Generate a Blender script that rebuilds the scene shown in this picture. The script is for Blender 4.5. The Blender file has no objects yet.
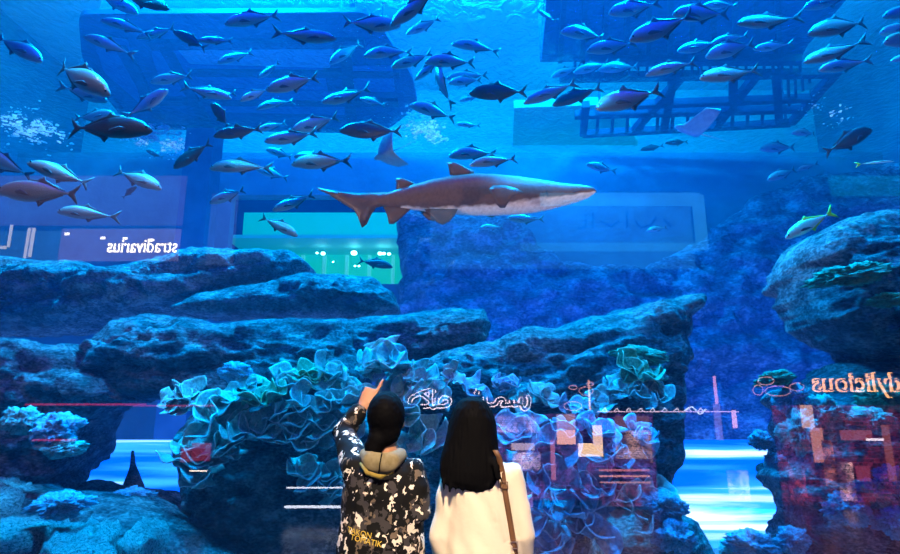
import bpy, bmesh, math, random
from mathutils import Vector, Matrix, noise, Euler
import numpy as np
R = math.radians
rnd = random.Random(7)
S = bpy.context.scene
COL = S.collection
VS = S.view_settings
S.view_settings.view_transform = 'Standard'
S.view_settings.look = 'None'
VS.gamma = 1; VS.use_curve_mapping = False
VS.exposure = 0.28

# ------------------------------------------------------------------ camera
CAM = Vector((0, 0, 1.45)); PITCH = R(13.0); F = 600.0
cd = bpy.data.cameras.new('camera'); cam = bpy.data.objects.new('camera', cd); COL.objects.link(cam)
cam.location = CAM; cam.rotation_euler = (R(90) + PITCH, 0, 0)
cd.sensor_width = 36; cd.lens = F * 36 / 900; cd.clip_end = 200
S.camera = cam
G = 4.2          # y of the front face of the acrylic panel
GT = 0.12        # its thickness
ZS = 10.0        # height of the water surface
YB = 19.0        # back wall of the tank

def ray(px, py):
    u = (px - 450) / F; v = (277 - py) / F
    return Vector((u, math.cos(PITCH) - v * math.sin(PITCH), math.sin(PITCH) + v * math.cos(PITCH)))
def P(px, py, Y):
    d = ray(px, py); return CAM + d * (Y / d.y)
def PZ(px, py, Z):
    d = ray(px, py); return CAM + d * ((Z - CAM.z) / d.z)
def V(px, py, D):      # a place in the mall that the panel mirrors to this direction
    p = P(px, py, D); return Vector((p.x, 2 * G - p.y, p.z))
def ppm(Y): return F / Y     # rough pixels per metre

# ------------------------------------------------------------------ materials
def mat(name):
    m = bpy.data.materials.new(name); m.use_nodes = True
    nt = m.node_tree; nt.nodes.clear()
    return m, nt, nt.nodes, nt.links
def principled(name, col, rough=0.6, metal=0.0, noise_scale=None, col2=None, bump=0.0, bump_scale=20, spec=0.5, emis=None, estr=0, detail=6):
    m, nt, N, L = mat(name)
    o = N.new('ShaderNodeOutputMaterial'); b = N.new('ShaderNodeBsdfPrincipled')
    L.new(b.outputs[0], o.inputs[0])
    b.inputs['Base Color'].default_value = (*col, 1); b.inputs['Roughness'].default_value = rough
    b.inputs['Metallic'].default_value = metal; b.inputs['Specular IOR Level'].default_value = spec
    tc = N.new('ShaderNodeTexCoord')
    if noise_scale:
        n = N.new('ShaderNodeTexNoise'); n.inputs['Scale'].default_value = noise_scale; n.inputs['Detail'].default_value = detail
        L.new(tc.outputs['Object'], n.inputs['Vector'])
        r = N.new('ShaderNodeValToRGB'); r.color_ramp.elements[0].position = .35; r.color_ramp.elements[1].position = .65
        r.color_ramp.elements[0].color = (*col, 1); r.color_ramp.elements[1].color = (*(col2 or col), 1)
        L.new(n.outputs['Fac'], r.inputs[0]); L.new(r.outputs[0], b.inputs['Base Color'])
    if bump:
        n2 = N.new('ShaderNodeTexNoise'); n2.inputs['Scale'].default_value = bump_scale; n2.inputs['Detail'].default_value = 8
        L.new(tc.outputs['Object'], n2.inputs['Vector'])
        bp = N.new('ShaderNodeBump'); bp.inputs['Strength'].default_value = min(1, bump); bp.inputs['Distance'].default_value = 0.05 * max(1, bump)
        L.new(n2.outputs['Fac'], bp.inputs['Height']); L.new(bp.outputs[0], b.inputs['Normal'])
    if emis:
        b.inputs['Emission Color'].default_value = (*emis, 1); b.inputs['Emission Strength'].default_value = estr
    return m
def emission(name, col, s):
    m, nt, N, L = mat(name)
    o = N.new('ShaderNodeOutputMaterial'); e = N.new('ShaderNodeEmission')
    e.inputs[0].default_value = (*col, 1); e.inputs[1].default_value = s
    L.new(e.outputs[0], o.inputs[0]); return m

def rock_mat(name, c1, c2, c3, scale=1.6, bump=1.0):
    m, nt, N, L = mat(name)
    o = N.new('ShaderNodeOutputMaterial'); b = N.new('ShaderNodeBsdfPrincipled'); L.new(b.outputs[0], o.inputs[0])
    b.inputs['Roughness'].default_value = .75; b.inputs['Specular IOR Level'].default_value = .35
    tc = N.new('ShaderNodeTexCoord'); mp = N.new('ShaderNodeMapping'); mp.inputs['Scale'].default_value = (1, 1, 1.7)
    L.new(tc.outputs['Object'], mp.inputs[0])
    n = N.new('ShaderNodeTexNoise'); n.inputs['Scale'].default_value = scale * 2.2; n.inputs['Detail'].default_value = 10; n.inputs['Roughness'].default_value = .68
    L.new(mp.outputs[0], n.inputs['Vector'])
    r = N.new('ShaderNodeValToRGB'); e = r.color_ramp.elements
    e[0].position = .36; e[0].color = (*c1, 1); e[1].position = .68; e[1].color = (*c3, 1)
    k = e.new(.52); k.color = (*c2, 1)
    nf = N.new('ShaderNodeTexNoise'); nf.inputs['Scale'].default_value = scale * 14; nf.inputs['Detail'].default_value = 6; L.new(mp.outputs[0], nf.inputs['Vector'])
    mf = N.new('ShaderNodeMath'); mf.operation = 'MULTIPLY_ADD'; mf.inputs[1].default_value = .55; mf.inputs[2].default_value = -.27; L.new(nf.outputs['Fac'], mf.inputs[0])
    af = N.new('ShaderNodeMath'); af.operation = 'ADD'; L.new(n.outputs['Fac'], af.inputs[0]); L.new(mf.outputs[0], af.inputs[1])
    L.new(af.outputs[0], r.inputs[0]); L.new(r.outputs[0], b.inputs['Base Color'])
    vo = N.new('ShaderNodeTexVoronoi'); vo.inputs['Scale'].default_value = scale * 9; L.new(mp.outputs[0], vo.inputs['Vector'])
    n2 = N.new('ShaderNodeTexNoise'); n2.inputs['Scale'].default_value = scale * 7; n2.inputs['Detail'].default_value = 12; n2.inputs['Roughness'].default_value = .75
    L.new(mp.outputs[0], n2.inputs['Vector'])
    ad = N.new('ShaderNodeMath'); ad.operation = 'MULTIPLY_ADD'; ad.inputs[1].default_value = .35
    L.new(vo.outputs['Distance'], ad.inputs[0]); L.new(n2.outputs['Fac'], ad.inputs[2])
    bp = N.new('ShaderNodeBump'); bp.inputs['Strength'].default_value = 1; bp.inputs['Distance'].default_value = .16 * bump
    L.new(ad.outputs[0], bp.inputs['Height']); L.new(bp.outputs[0], b.inputs['Normal'])
    return m
M = {}
M['rock'] = rock_mat('reef_rock', (.05, .07, .08), (.22, .27, .28), (.6, .68, .66))
M['rock_green'] = rock_mat('algae_rock', (.03, .07, .04), (.12, .26, .14), (.45, .62, .38), 2.5)
M['rock_far'] = rock_mat('far_rock', (.05, .07, .1), (.2, .25, .3), (.6, .66, .7), .7)
M['gravel'] = rock_mat('coral_gravel', (.06, .1, .1), (.5, .6, .56), (1, 1, .95), 15, .35)

def coral_mat(name, base, rim, mottle):
    m, nt, N, L = mat(name)
    o = N.new('ShaderNodeOutputMaterial'); b = N.new('ShaderNodeBsdfPrincipled'); L.new(b.outputs[0], o.inputs[0])
    b.inputs['Roughness'].default_value = .6
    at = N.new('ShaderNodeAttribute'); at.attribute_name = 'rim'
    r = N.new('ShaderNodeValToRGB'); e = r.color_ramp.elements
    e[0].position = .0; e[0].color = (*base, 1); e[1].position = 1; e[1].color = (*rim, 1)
    k = e.new(.93); k.color = (*base, 1); k0 = e.new(.25); k0.color = (*[a * .85 for a in base], 1); e[0].color = (*[a * .45 for a in base], 1)  # centre darkened: shade inside the cups put into the colour
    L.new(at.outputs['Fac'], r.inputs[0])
    tc = N.new('ShaderNodeTexCoord'); n = N.new('ShaderNodeTexNoise'); n.inputs['Scale'].default_value = 9; n.inputs['Detail'].default_value = 5
    L.new(tc.outputs['Object'], n.inputs['Vector'])
    mx = N.new('ShaderNodeMixRGB'); mx.blend_type = 'MULTIPLY'; mx.inputs[0].default_value = .7
    r2 = N.new('ShaderNodeValToRGB'); r2.color_ramp.elements[0].position = .35; r2.color_ramp.elements[0].color = (*mottle, 1); r2.color_ramp.elements[1].position = .6
    L.new(n.outputs['Fac'], r2.inputs[0]); L.new(r.outputs[0], mx.inputs[1]); L.new(r2.outputs[0], mx.inputs[2]); L.new(mx.outputs[0], b.inputs['Base Color'])
    bp = N.new('ShaderNodeBump'); bp.inputs['Strength'].default_value = .6; bp.inputs['Distance'].default_value = .03
    n3 = N.new('ShaderNodeTexNoise'); n3.inputs['Scale'].default_value = 30; n3.inputs['Detail'].default_value = 6; L.new(tc.outputs['Object'], n3.inputs['Vector'])
    L.new(n3.outputs['Fac'], bp.inputs['Height']); L.new(bp.outputs[0], b.inputs['Normal'])
    return m
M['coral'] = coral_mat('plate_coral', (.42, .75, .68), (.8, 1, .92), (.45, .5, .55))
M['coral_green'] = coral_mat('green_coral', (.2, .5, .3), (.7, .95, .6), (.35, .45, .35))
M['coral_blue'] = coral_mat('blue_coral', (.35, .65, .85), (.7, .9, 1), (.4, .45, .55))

# fish skins
def fish_mat(name, back, belly, metal=.35, rough=.32, mid=.03):
    m, nt, N, L = mat(name)
    o = N.new('ShaderNodeOutputMaterial'); b = N.new('ShaderNodeBsdfPrincipled'); L.new(b.outputs[0], o.inputs[0])
    b.inputs['Metallic'].default_value = metal; b.inputs['Roughness'].default_value = rough
    tc = N.new('ShaderNodeTexCoord'); sx = N.new('ShaderNodeSeparateXYZ'); L.new(tc.outputs['Object'], sx.inputs[0])
    n = N.new('ShaderNodeTexNoise'); n.inputs['Scale'].default_value = 22; n.inputs['Detail'].default_value = 3; L.new(tc.outputs['Object'], n.inputs['Vector'])
    ma = N.new('ShaderNodeMath'); ma.operation = 'MULTIPLY_ADD'; ma.inputs[1].default_value = .035
    L.new(n.outputs['Fac'], ma.inputs[0]); L.new(sx.outputs['Z'], ma.inputs[2])
    mr = N.new('ShaderNodeMapRange'); mr.inputs[1].default_value = mid - .035; mr.inputs[2].default_value = mid + .055
    L.new(ma.outputs[0], mr.inputs[0])
    mx = N.new('ShaderNodeMixRGB'); mx.inputs[1].default_value = (*belly, 1); mx.inputs[2].default_value = (*back, 1)
    L.new(mr.outputs[0], mx.inputs[0]); L.new(mx.outputs[0], b.inputs['Base Color'])
    vo = N.new('ShaderNodeTexVoronoi'); vo.inputs['Scale'].default_value = 70; L.new(tc.outputs['Object'], vo.inputs['Vector'])
    bp = N.new('ShaderNodeBump'); bp.inputs['Strength'].default_value = .35; bp.inputs['Distance'].default_value = .01
    L.new(vo.outputs['Distance'], bp.inputs['Height']); L.new(bp.outputs[0], b.inputs['Normal'])
    return m
M['fish'] = fish_mat('silver_scales', (.42, .52, .46), (.24, .3, .3), metal=.3, rough=.3, mid=.045)  # back lighter than belly: light from above put into the colour
M['fish_dark'] = fish_mat('dark_scales', (.03, .045, .05), (.08, .07, .06), .2, .4)
M['fish_yellow'] = fish_mat('yellow_silver_scales', (.75, .9, .5), (.95, 1, .9), .2)
M['fin'] = principled('fish_fin', (.06, .08, .09), .5)
M['fin_dark'] = principled('dark_fish_fin', (.04, .05, .06), .5)
M['fin_yellow'] = principled('yellow_fish_fin', (.9, .85, .05), .5)
M['eye'] = principled('fish_eye', (.01, .01, .01), .1)
M['ray_skin'] = principled('ray_skin', (.3, .36, .38), .5, noise_scale=8, col2=(.42, .48, .48))

# ------------------------------------------------------------------ object helpers
def link(o, parent=None):
    COL.objects.link(o)
    if parent is not None: o.parent = parent
    return o
def tag(o, label=None, cat=None, group=None, kind=None):
    if label: o['label'] = label
    if cat: o['category'] = cat
    if group: o['group'] = group
    if kind or cat: o['kind'] = kind or 'thing'
    return o
def empty(name, loc=(0, 0, 0)):
    o = bpy.data.objects.new(name, None); o.location = loc; o.empty_display_size = .1
    return link(o)
def obj(name, bm, m, parent=None, smooth=True):
    me = bpy.data.meshes.new(name)
    bmesh.ops.recalc_face_normals(bm, faces=bm.faces[:])
    bm.to_mesh(me); bm.free()
    for mm in (m if isinstance(m, (list, tuple)) else [m]): me.materials.append(mm)
    if smooth: me.polygons.foreach_set('use_smooth', [True] * len(me.polygons))
    return link(bpy.data.objects.new(name, me), parent)
def struct(name, bm, m, label=None, smooth=False):
    o = obj(name, bm, m, None, smooth); o['kind'] = 'structure'
    if label: o['label'] = label
    return o
def box(bm, c, s, rot=None, mi=0):
    r = bmesh.ops.create_cube(bm, size=1)
    mt = Matrix.Translation(c) @ (rot.to_matrix().to_4x4() if rot else Matrix()) @ Matrix.Diagonal((*s, 1))
    bmesh.ops.transform(bm, matrix=mt, verts=r['verts'])
    for v in r['verts']:
        for f in v.link_faces: f.material_index = mi
    return r['verts']
def bar(bm, a, b, w, h=None):
    a = Vector(a); b = Vector(b); d = b - a; q = d.to_track_quat('X', 'Z')
    r = bmesh.ops.create_cube(bm, size=1)
    bmesh.ops.transform(bm, matrix=Matrix.Translation((a + b) / 2) @ q.to_matrix().to_4x4() @ Matrix.Diagonal((d.length, w, h or w, 1)), verts=r['verts'])
def tube(bm, pts, rad, seg=14, ref=(1, 0, 0), close=True):
    """rings along pts; rad = (a, b) half axes: a along the ref direction, b across"""
    pts = [Vector(p) for p in pts]; rings = []
    for i, p in enumerate(pts):
        t = (pts[min(i + 1, len(pts) - 1)] - pts[max(i - 1, 0)]).normalized()
        s = Vector(ref); s = (s - t * s.dot(t))
        if s.length < 1e-3: s = Vector((0, 1, 0)) - t * t.y
        s.normalize(); u = t.cross(s)
        a, b = rad[i] if isinstance(rad[i], (tuple, list)) else (rad[i], rad[i])
        rings.append([bm.verts.new(p + s * a * math.cos(2 * math.pi * k / seg) + u * b * math.sin(2 * math.pi * k / seg)) for k in range(seg)])
    for i in range(len(rings) - 1):
        for k in range(seg):
            bm.faces.new((rings[i][k], rings[i][(k + 1) % seg], rings[i + 1][(k + 1) % seg], rings[i + 1][k]))
    if close:
        bm.faces.new(rings[0][::-1]); bm.faces.new(rings[-1])
def solid(bm, pts3, nrm, th):
    """a plate with the given outline: thick in the middle, thin at its edge"""
    nrm = Vector(nrm).normalized(); pts3 = [Vector(p) for p in pts3]; n = len(pts3)
    c = sum(pts3, Vector()) / n
    edge = [bm.verts.new(p) for p in pts3]
    for s in (1, -1):
        inner = [bm.verts.new(c + (p - c) * .62 + nrm * th * .42 * s) for p in pts3]
        for k in range(n):
            bm.faces.new((edge[k], edge[(k + 1) % n], inner[(k + 1) % n], inner[k]))
        bm.faces.new(inner)
def baked(name, bm, m, parent, voxel, smooth=3, disp=None):
    """joins overlapping closed shapes of a bmesh into one continuous skin"""
    me = bpy.data.meshes.new('tmp'); bmesh.ops.recalc_face_normals(bm, faces=bm.faces[:]); bm.to_mesh(me); bm.free()
    o = bpy.data.objects.new('tmp', me); COL.objects.link(o)
    md = o.modifiers.new('r', 'REMESH'); md.mode = 'VOXEL'; md.voxel_size = voxel
    md = o.modifiers.new('s', 'SMOOTH'); md.iterations = smooth; md.factor = .5
    dg = bpy.context.evaluated_depsgraph_get(); dg.update()
    me2 = bpy.data.meshes.new_from_object(o.evaluated_get(dg)); me2.name = name
    bpy.data.objects.remove(o); bpy.data.meshes.remove(me)
    if disp:
        for v in me2.vertices: v.co += disp(v.co.copy(), v.normal.copy())
    me2.materials.clear(); me2.materials.append(m)
    me2.polygons.foreach_set('use_smooth', [True] * len(me2.polygons))
    return link(bpy.data.objects.new(name, me2), parent)
def copy_tree(o, parent=None):
    c = o.copy(); COL.objects.link(c)
    if parent is not None: c.parent = parent
    for ch in list(o.children): copy_tree(ch, c)
    return c
def light(name, kind, loc, target, energy, col, size=1.0, sizey=None, cone=None, blend=.5):
    l = bpy.data.lights.new(name, kind); l.energy = energy; l.color = col
    if kind == 'AREA':
        l.size = size
        if sizey: l.shape = 'RECTANGLE'; l.size_y = sizey
    elif kind == 'SPOT':
        l.spot_size = R(cone); l.spot_blend = blend; l.shadow_soft_size = size
    else: l.shadow_soft_size = size
    o = bpy.data.objects.new(name, l); o.location = loc
    o.rotation_euler = (Vector(target) - Vector(loc)).to_track_quat('-Z', 'Y').to_euler()
    return link(o)
# ------------------------------------------------------------------ tank shell, water, panel
def glass_mat():
    m, nt, N, L = mat('acrylic_panel')
    o = N.new('ShaderNodeOutputMaterial'); t = N.new('ShaderNodeBsdfTransparent'); g = N.new('ShaderNodeBsdfGlossy')
    g.inputs['Roughness'].default_value = 0.0; g.inputs['Color'].default_value = (1, 1, 1, 1)
    t.inputs['Color'].default_value = (.97, .99, 1, 1)
    mx = N.new('ShaderNodeMixShader'); mx.inputs[0].default_value = .10
    L.new(t.outputs[0], mx.inputs[1]); L.new(g.outputs[0], mx.inputs[2]); L.new(mx.outputs[0], o.inputs[0])
    return m
def clear_mat():
    m, nt, N, L = mat('acrylic_inner_face')
    o = N.new('ShaderNodeOutputMaterial'); t = N.new('ShaderNodeBsdfTransparent'); L.new(t.outputs[0], o.inputs[0]); return m
bm = bmesh.new(); box(bm, (0, G + GT / 2, 5.6), (30, GT, 12.8))
bm.faces.ensure_lookup_table()
for f in bm.faces: f.material_index = 0 if f.calc_center_median().y < G + .01 else 1
pane = struct('window_1', bm, [glass_mat(), clear_mat()], 'tall clear acrylic viewing panel in front of the tank')

def water_mat():
    m, nt, N, L = mat('tank_water')
    o = N.new('ShaderNodeOutputMaterial'); t = N.new('ShaderNodeBsdfTransparent')
    # rippled upper face
    geo = N.new('ShaderNodeNewGeometry'); sx = N.new('ShaderNodeSeparateXYZ'); L.new(geo.outputs['Position'], sx.inputs[0])
    gt = N.new('ShaderNodeMath'); gt.operation = 'GREATER_THAN'; gt.inputs[1].default_value = ZS - .05; L.new(sx.outputs['Z'], gt.inputs[0])
    tc = N.new('ShaderNodeTexCoord'); mp = N.new('ShaderNodeMapping'); mp.inputs['Scale'].default_value = (1, .8, 1); L.new(geo.outputs['Position'], mp.inputs[0])
    n = N.new('ShaderNodeTexNoise'); n.inputs['Scale'].default_value = 3.2; n.inputs['Detail'].default_value = 5; n.inputs['Distortion'].default_value = 1.2
    L.new(mp.outputs[0], n.inputs['Vector'])
    bp = N.new('ShaderNodeBump'); bp.inputs['Strength'].default_value = 1; bp.inputs['Distance'].default_value = .12; L.new(n.outputs['Fac'], bp.inputs['Height'])
    g = N.new('ShaderNodeBsdfGlossy'); g.inputs['Roughness'].default_value = .05; g.inputs['Color'].default_value = (.8, 1, 1, 1); L.new(bp.outputs[0], g.inputs['Normal'])
    rf = N.new('ShaderNodeBsdfRefraction'); rf.inputs['IOR'].default_value = 1.12; rf.inputs['Roughness'].default_value = .03; L.new(bp.outputs[0], rf.inputs['Normal'])
    m1 = N.new('ShaderNodeMixShader'); m1.inputs[0].default_value = .8; L.new(g.outputs[0], m1.inputs[1]); L.new(rf.outputs[0], m1.inputs[2])
    m2 = N.new('ShaderNodeMixShader'); m2.inputs[0].default_value = .25; L.new(t.outputs[0], m2.inputs[1]); L.new(m1.outputs[0], m2.inputs[2])
    m3 = N.new('ShaderNodeMixShader'); L.new(gt.outputs[0], m3.inputs[0]); L.new(t.outputs[0], m3.inputs[1]); L.new(m2.outputs[0], m3.inputs[2])
    L.new(m3.outputs[0], o.inputs['Surface'])
    ab = N.new('ShaderNodeVolumeAbsorption'); ab.inputs['Color'].default_value = (.1, .56, .98, 1); ab.inputs['Density'].default_value = ABS
    sc = N.new('ShaderNodeVolumeScatter'); sc.inputs['Color'].default_value = (.0, .46, 1, 1); sc.inputs['Density'].default_value = SCA; sc.inputs['Anisotropy'].default_value = .2
    ad = N.new('ShaderNodeAddShader'); L.new(ab.outputs[0], ad.inputs[0]); L.new(sc.outputs[0], ad.inputs[1]); L.new(ad.outputs[0], o.inputs['Volume'])
    return m
ABS, SCA = .06, .009
bm = bmesh.new(); y0 = G + GT + .01; box(bm, (0, (y0 + 22) / 2, (ZS - 1.6) / 2), (29.6, 22 - y0, ZS + 1.6))
w = struct('water', bm, water_mat(), 'blue water filling the tank, rippled at its surface')

wallm = principled('painted_tank_wall', (.14, .2, .24), .8, noise_scale=1.2, col2=(.2, .27, .3), bump=.4, bump_scale=5)
hallm = principled('hall_ceiling_paint', (.35, .55, .6), .8, noise_scale=.6, col2=(.42, .62, .66))
# tank floor with an uneven gravel bed
def floor_z(x, y):
    return -.75 + .28 * noise.fractal(Vector((x * .35, y * .35, 3)), 1, 2, 4) + max(0, 6.4 - y) * .05
bm = bmesh.new(); nx, ny = 150, 90; vs = []
for j in range(ny + 1):
    y = G + .14 + (YB + .5 - G) * j / ny
    vs.append([bm.verts.new((x, y, floor_z(x, y))) for x in [-14 + 28 * i / nx for i in range(nx + 1)]])
for j in range(ny):
    for i in range(nx): bm.faces.new((vs[j][i], vs[j][i + 1], vs[j + 1][i + 1], vs[j + 1][i]))
struct('floor', bm, M['gravel'], 'pale gravel floor of the tank', True)
# mall floor, behind wall, side walls, hall ceiling
bm = bmesh.new(); box(bm, (0, (G - 9) / 2, -.05), (30, G + 9, .1)); struct('floor_mall', bm, principled('polished_dark_stone', (.03, .03, .035), .25, noise_scale=3, col2=(.06, .06, .065)))
for s, nm in ((-1, 'wall_left'), (1, 'wall_right')):
    bm = bmesh.new(); box(bm, (s * 14.9, 13.3, 6.5), (.3, 18.4, 17)); struct(nm, bm, wallm)
bm = bmesh.new(); box(bm, (0, 13.2, 14.6), (30, 18.2, .3)); struct('ceiling', bm, hallm, 'pale ceiling of the hall above the tank')
# back wall with an opening to a lit room, seen at 228..408 px
W0 = P(232, 195, YB); W1 = P(412, 284, YB)
bm = bmesh.new()
def span(x0, x1, z0, z1, y=YB, t=.4): box(bm, ((x0 + x1) / 2, y + t / 2, (z0 + z1) / 2), (x1 - x0, t, z1 - z0))
span(-15, W0.x, -2, ZS + .2); span(W1.x, 15, -2, ZS + .2); span(W0.x, W1.x, W0.z, ZS + .2); span(W0.x, W1.x, -2, W1.z)
struct('wall_back', bm, wallm)
bm = bmesh.new(); box(bm, (0, 22.4, 12.3), (30, .3, 5)); struct('wall_hall', bm, hallm)

# tank-side room behind the opening
teal = principled('green_glow_wall', (.1, .5, .42), .7, emis=(.0, .60, .2), estr=.8)  # wall, bulkhead and columns glow in place of green room light
gro = empty('lit_gallery', ((W0.x + W1.x) / 2, YB + .5, W1.z)); tag(gro, 'green lit gallery with small ceiling lamps seen through the rear tank window', 'gallery')
ox, oy, oz = gro.location
bm = bmesh.new(); cx = 0; w_ = W1.x - W0.x; h_ = W0.z - W1.z
box(bm, (0, 2.2, h_ / 2), (w_ + 1, .1, h_ + .6)); gw = obj('rear_wall', bm, teal, gro, False)
bm = bmesh.new(); zb = P(300, 232, YB).z - oz
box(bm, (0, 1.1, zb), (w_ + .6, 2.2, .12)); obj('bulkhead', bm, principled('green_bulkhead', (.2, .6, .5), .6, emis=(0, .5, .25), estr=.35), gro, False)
for px in (268, 300, 322, 345, 368, 392):
    a = P(px, 240, YB + 1.8).x - ox
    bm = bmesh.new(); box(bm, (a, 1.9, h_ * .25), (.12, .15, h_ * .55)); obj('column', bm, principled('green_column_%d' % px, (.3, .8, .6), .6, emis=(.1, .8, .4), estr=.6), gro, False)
lampm = emission('green_white_lamp', (.5, 1, .8), 14)
for px, py, s in ((277, 239, 3), (315, 239, 3), (323, 239, 3), (355, 240, 3), (386, 240, 3), (396, 240, 3), (290, 253, 3), (317, 253, 3), (323, 253.5, 5), (354, 253, 7), (380, 253.5, 5), (384, 253.5, 4), (389, 254, 4), (402, 254, 3), (355, 266, 2.5), (359, 266, 2.5), (333, 262, 2)):
    p = P(px, py, YB + 1.5) - gro.location
    bm = bmesh.new(); bmesh.ops.create_uvsphere(bm, u_segments=10, v_segments=6, radius=s * .016); bmesh.ops.transform(bm, matrix=Matrix.Translation(p) @ Matrix.Diagonal((1, 1, .7, 1)), verts=bm.verts[:])
    obj('ceiling_lamp', bm, lampm, gro)

# column inside the tank at the left and dim beams along the back wall
dkm = principled('dark_blue_column', (.05, .12, .22), .7, noise_scale=2, col2=(.08, .16, .28))
a = P(180, 220, 17); b = P(208, 220, 17)
bm = bmesh.new(); box(bm, ((a.x + b.x) / 2, 17.2, 4.2), (b.x - a.x, .8, 11.6)); struct('pillar', bm, dkm, 'dark blue pillar behind the left rocks')

# ------------------------------------------------------------------ frames above the surface
steel = principled('blue_painted_steel', (.005, .02, .07), .6)
panelm = principled('dark_blue_soffit', (.01, .05, .15), .7)
panel2 = principled('teal_soffit_panel', (.12, .45, .55), .7)
ZF = ZS + .35
def onf(px, py, z=ZF): return PZ(px, py, z)
root = empty('steel_catwalk', onf(700, 100)); tag(root, 'dark steel catwalk with diagonal braces hanging above the water at right', 'catwalk')
rl = root.location
def beams(name, segs, w, h=None, m=steel, z=ZF):
    for a, b in segs:
        bm = bmesh.new(); bar(bm, PZ(*a, z) - rl, PZ(*b, z) - rl, w, h); obj(name, bm, m, root, False)
beams('chord', [((583, 134), (791, 123)), ((600, 106), (815, 98)), ((575, 115), (802, 109)), ((560, 78), (836, 73)), ((590, 61), (800, 60))], .22, .2)
beams('brace', [((791, 123), (838, 70)), ((635, 130), (680, 78)), ((716, 126), (757, 74)), ((583, 134), (586, 104)), ((664, 128), (672, 84)), ((733, 98), (733, 75)), ((779, 120), (776, 76))], .22, .2)
beams('baluster', [((597 + 15 * i, 132 - .8 * i), (598 + 15 * i, 115 - .45 * i)) for i in range(13)], .09)
beams('baluster', [((789 + 7 * i, 106 - 8 * i), (788 + 7 * i, 76)) for i in range(5)], .07)
beams('baluster', [((575 + 9 * i, 76), (575 + 9 * i, 62)) for i in range(26)], .07)
for a in ((600, 106), (786, 120), (700, 78), (640, 60)):
    q = PZ(*a, ZF) - rl; bm = bmesh.new(); bar(bm, q, q + Vector((0, 0, 14.5 - ZF)), .06); obj('hanger_rod', bm, steel, root, False)
bm = bmesh.new()
def slab(bm, pts, z, t, o):
    top = [bm.verts.new(PZ(x, y, z) - o) for x, y in pts]; bot = [bm.verts.new(v.co + Vector((0, 0, t))) for v in top]
    bm.faces.new(top); bm.faces.new(bot[::-1]); n = len(top)
    for i in range(n): bm.faces.new((top[i], top[(i + 1) % n], bot[(i + 1) % n], bot[i]))
slab(bm, [(541, 62), (545, 20), (548, -40), (880, -40), (808, 45), (800, 60)], ZF + .3, .4, rl)
obj('deck', bm, panelm, root, False)
beams('rib', [((560 + 22 * i, 60), (566 + 21 * i, -30)) for i in range(11)], .12, .2, steel, ZF + .25)

root = empty('ceiling_frame', onf(240, 80)); tag(root, 'large dark blue frame with rounded corners hanging above the water at left', 'frame'); rl = root.location
def rounded(pts, r=.22, n=5):
    out = []
    for i, p in enumerate(pts):
        a = Vector(pts[i - 1]); b = Vector(p); c = Vector(pts[(i + 1) % len(pts)])
        l = min((a - b).length, (c - b).length) * r; s = b + (a - b).normalized() * l; e = b + (c - b).normalized() * l
        for k in range(n + 1):
            t = k / n; out.append(tuple((1 - t) ** 2 * s + 2 * t * (1 - t) * b + t * t * e))
    return out
bm = bmesh.new(); slab(bm, rounded([(78, 14), (82, 60), (133, 124), (388, 130), (418, 106), (412, 76), (372, 12)]), ZF, .12, rl); obj('soffit', bm, panelm, root, False)
ins = principled('mid_blue_soffit', (.03, .13, .33), .7)
bm = bmesh.new(); slab(bm, rounded([(150, 50), (165, 96), (330, 102), (318, 46)], .15), ZF - .05, .04, rl); obj('recess_panel', bm, ins, root, False)
for q, mm in (([(176, 48), (190, 64), (330, 68), (334, 50)], panel2), ([(206, 88), (212, 112), (345, 115), (342, 92)], ins), ([(352, 66), (352, 92), (395, 92), (392, 66)], ins), ([(92, 36), (104, 72), (140, 104), (128, 40)], ins)):
    bm = bmesh.new(); slab(bm, rounded(q, .1), ZF - .08, .03, rl); obj('panel', bm, mm, root, False)
beams('beam', [((150, 43), (365, 41)), ((190, 70), (400, 72)), ((150, 100), (398, 101)), ((345, 44), (352, 120)), ((165, 44), (205, 118)), ((120, 42), (160, 116))], .3, .22)
beams('edge_beam', [((84, 62), (133, 124)), ((133, 125), (388, 130))], .16, .2)
for a in ((150, 100), (380, 110), (340, 45), (130, 40)):
    q = PZ(*a, ZF) - rl; bm = bmesh.new(); bar(bm, q, q + Vector((0, 0, 14.5 - ZF)), .06); obj('hanger_rod', bm, steel, root, False)
root = empty('hall_soffit', onf(300, 5, 12)); tag(root, 'teal ceiling panel above the left frame at the top edge', 'ceiling panel'); rl = root.location
bm = bmesh.new(); slab(bm, [(100, 10), (120, -60), (360, -60), (352, 12)], 12.5, 1.9, rl); obj('panel', bm, panel2, root, False)
beams('joist', [((353, 14), (350, -40)), ((100, 12), (353, 13))], .14, .14, ins, 12.3)
root = empty('teal_hall_panel', onf(580, 130, 12)); tag(root, 'pale teal ceiling panel seen through the water below the catwalk', 'ceiling panel'); rl = root.location
bm = bmesh.new(); slab(bm, [(514, 108), (620, 104), (640, 150), (512, 157)], 12.0, .3, rl); obj('panel', bm, principled('pale_teal_panel', (.5, .95, .62), .7), root, False)
root = empty('ceiling_duct', onf(460, 5, 12)); tag(root, 'dark blue square duct in the hall between the two frames', 'duct'); rl = root.location
bm = bmesh.new(); slab(bm, [(540, 62), (546, -40), (585, -40), (590, 62)], 11.6, 2.8, rl); obj('casing', bm, panelm, root, False)

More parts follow.
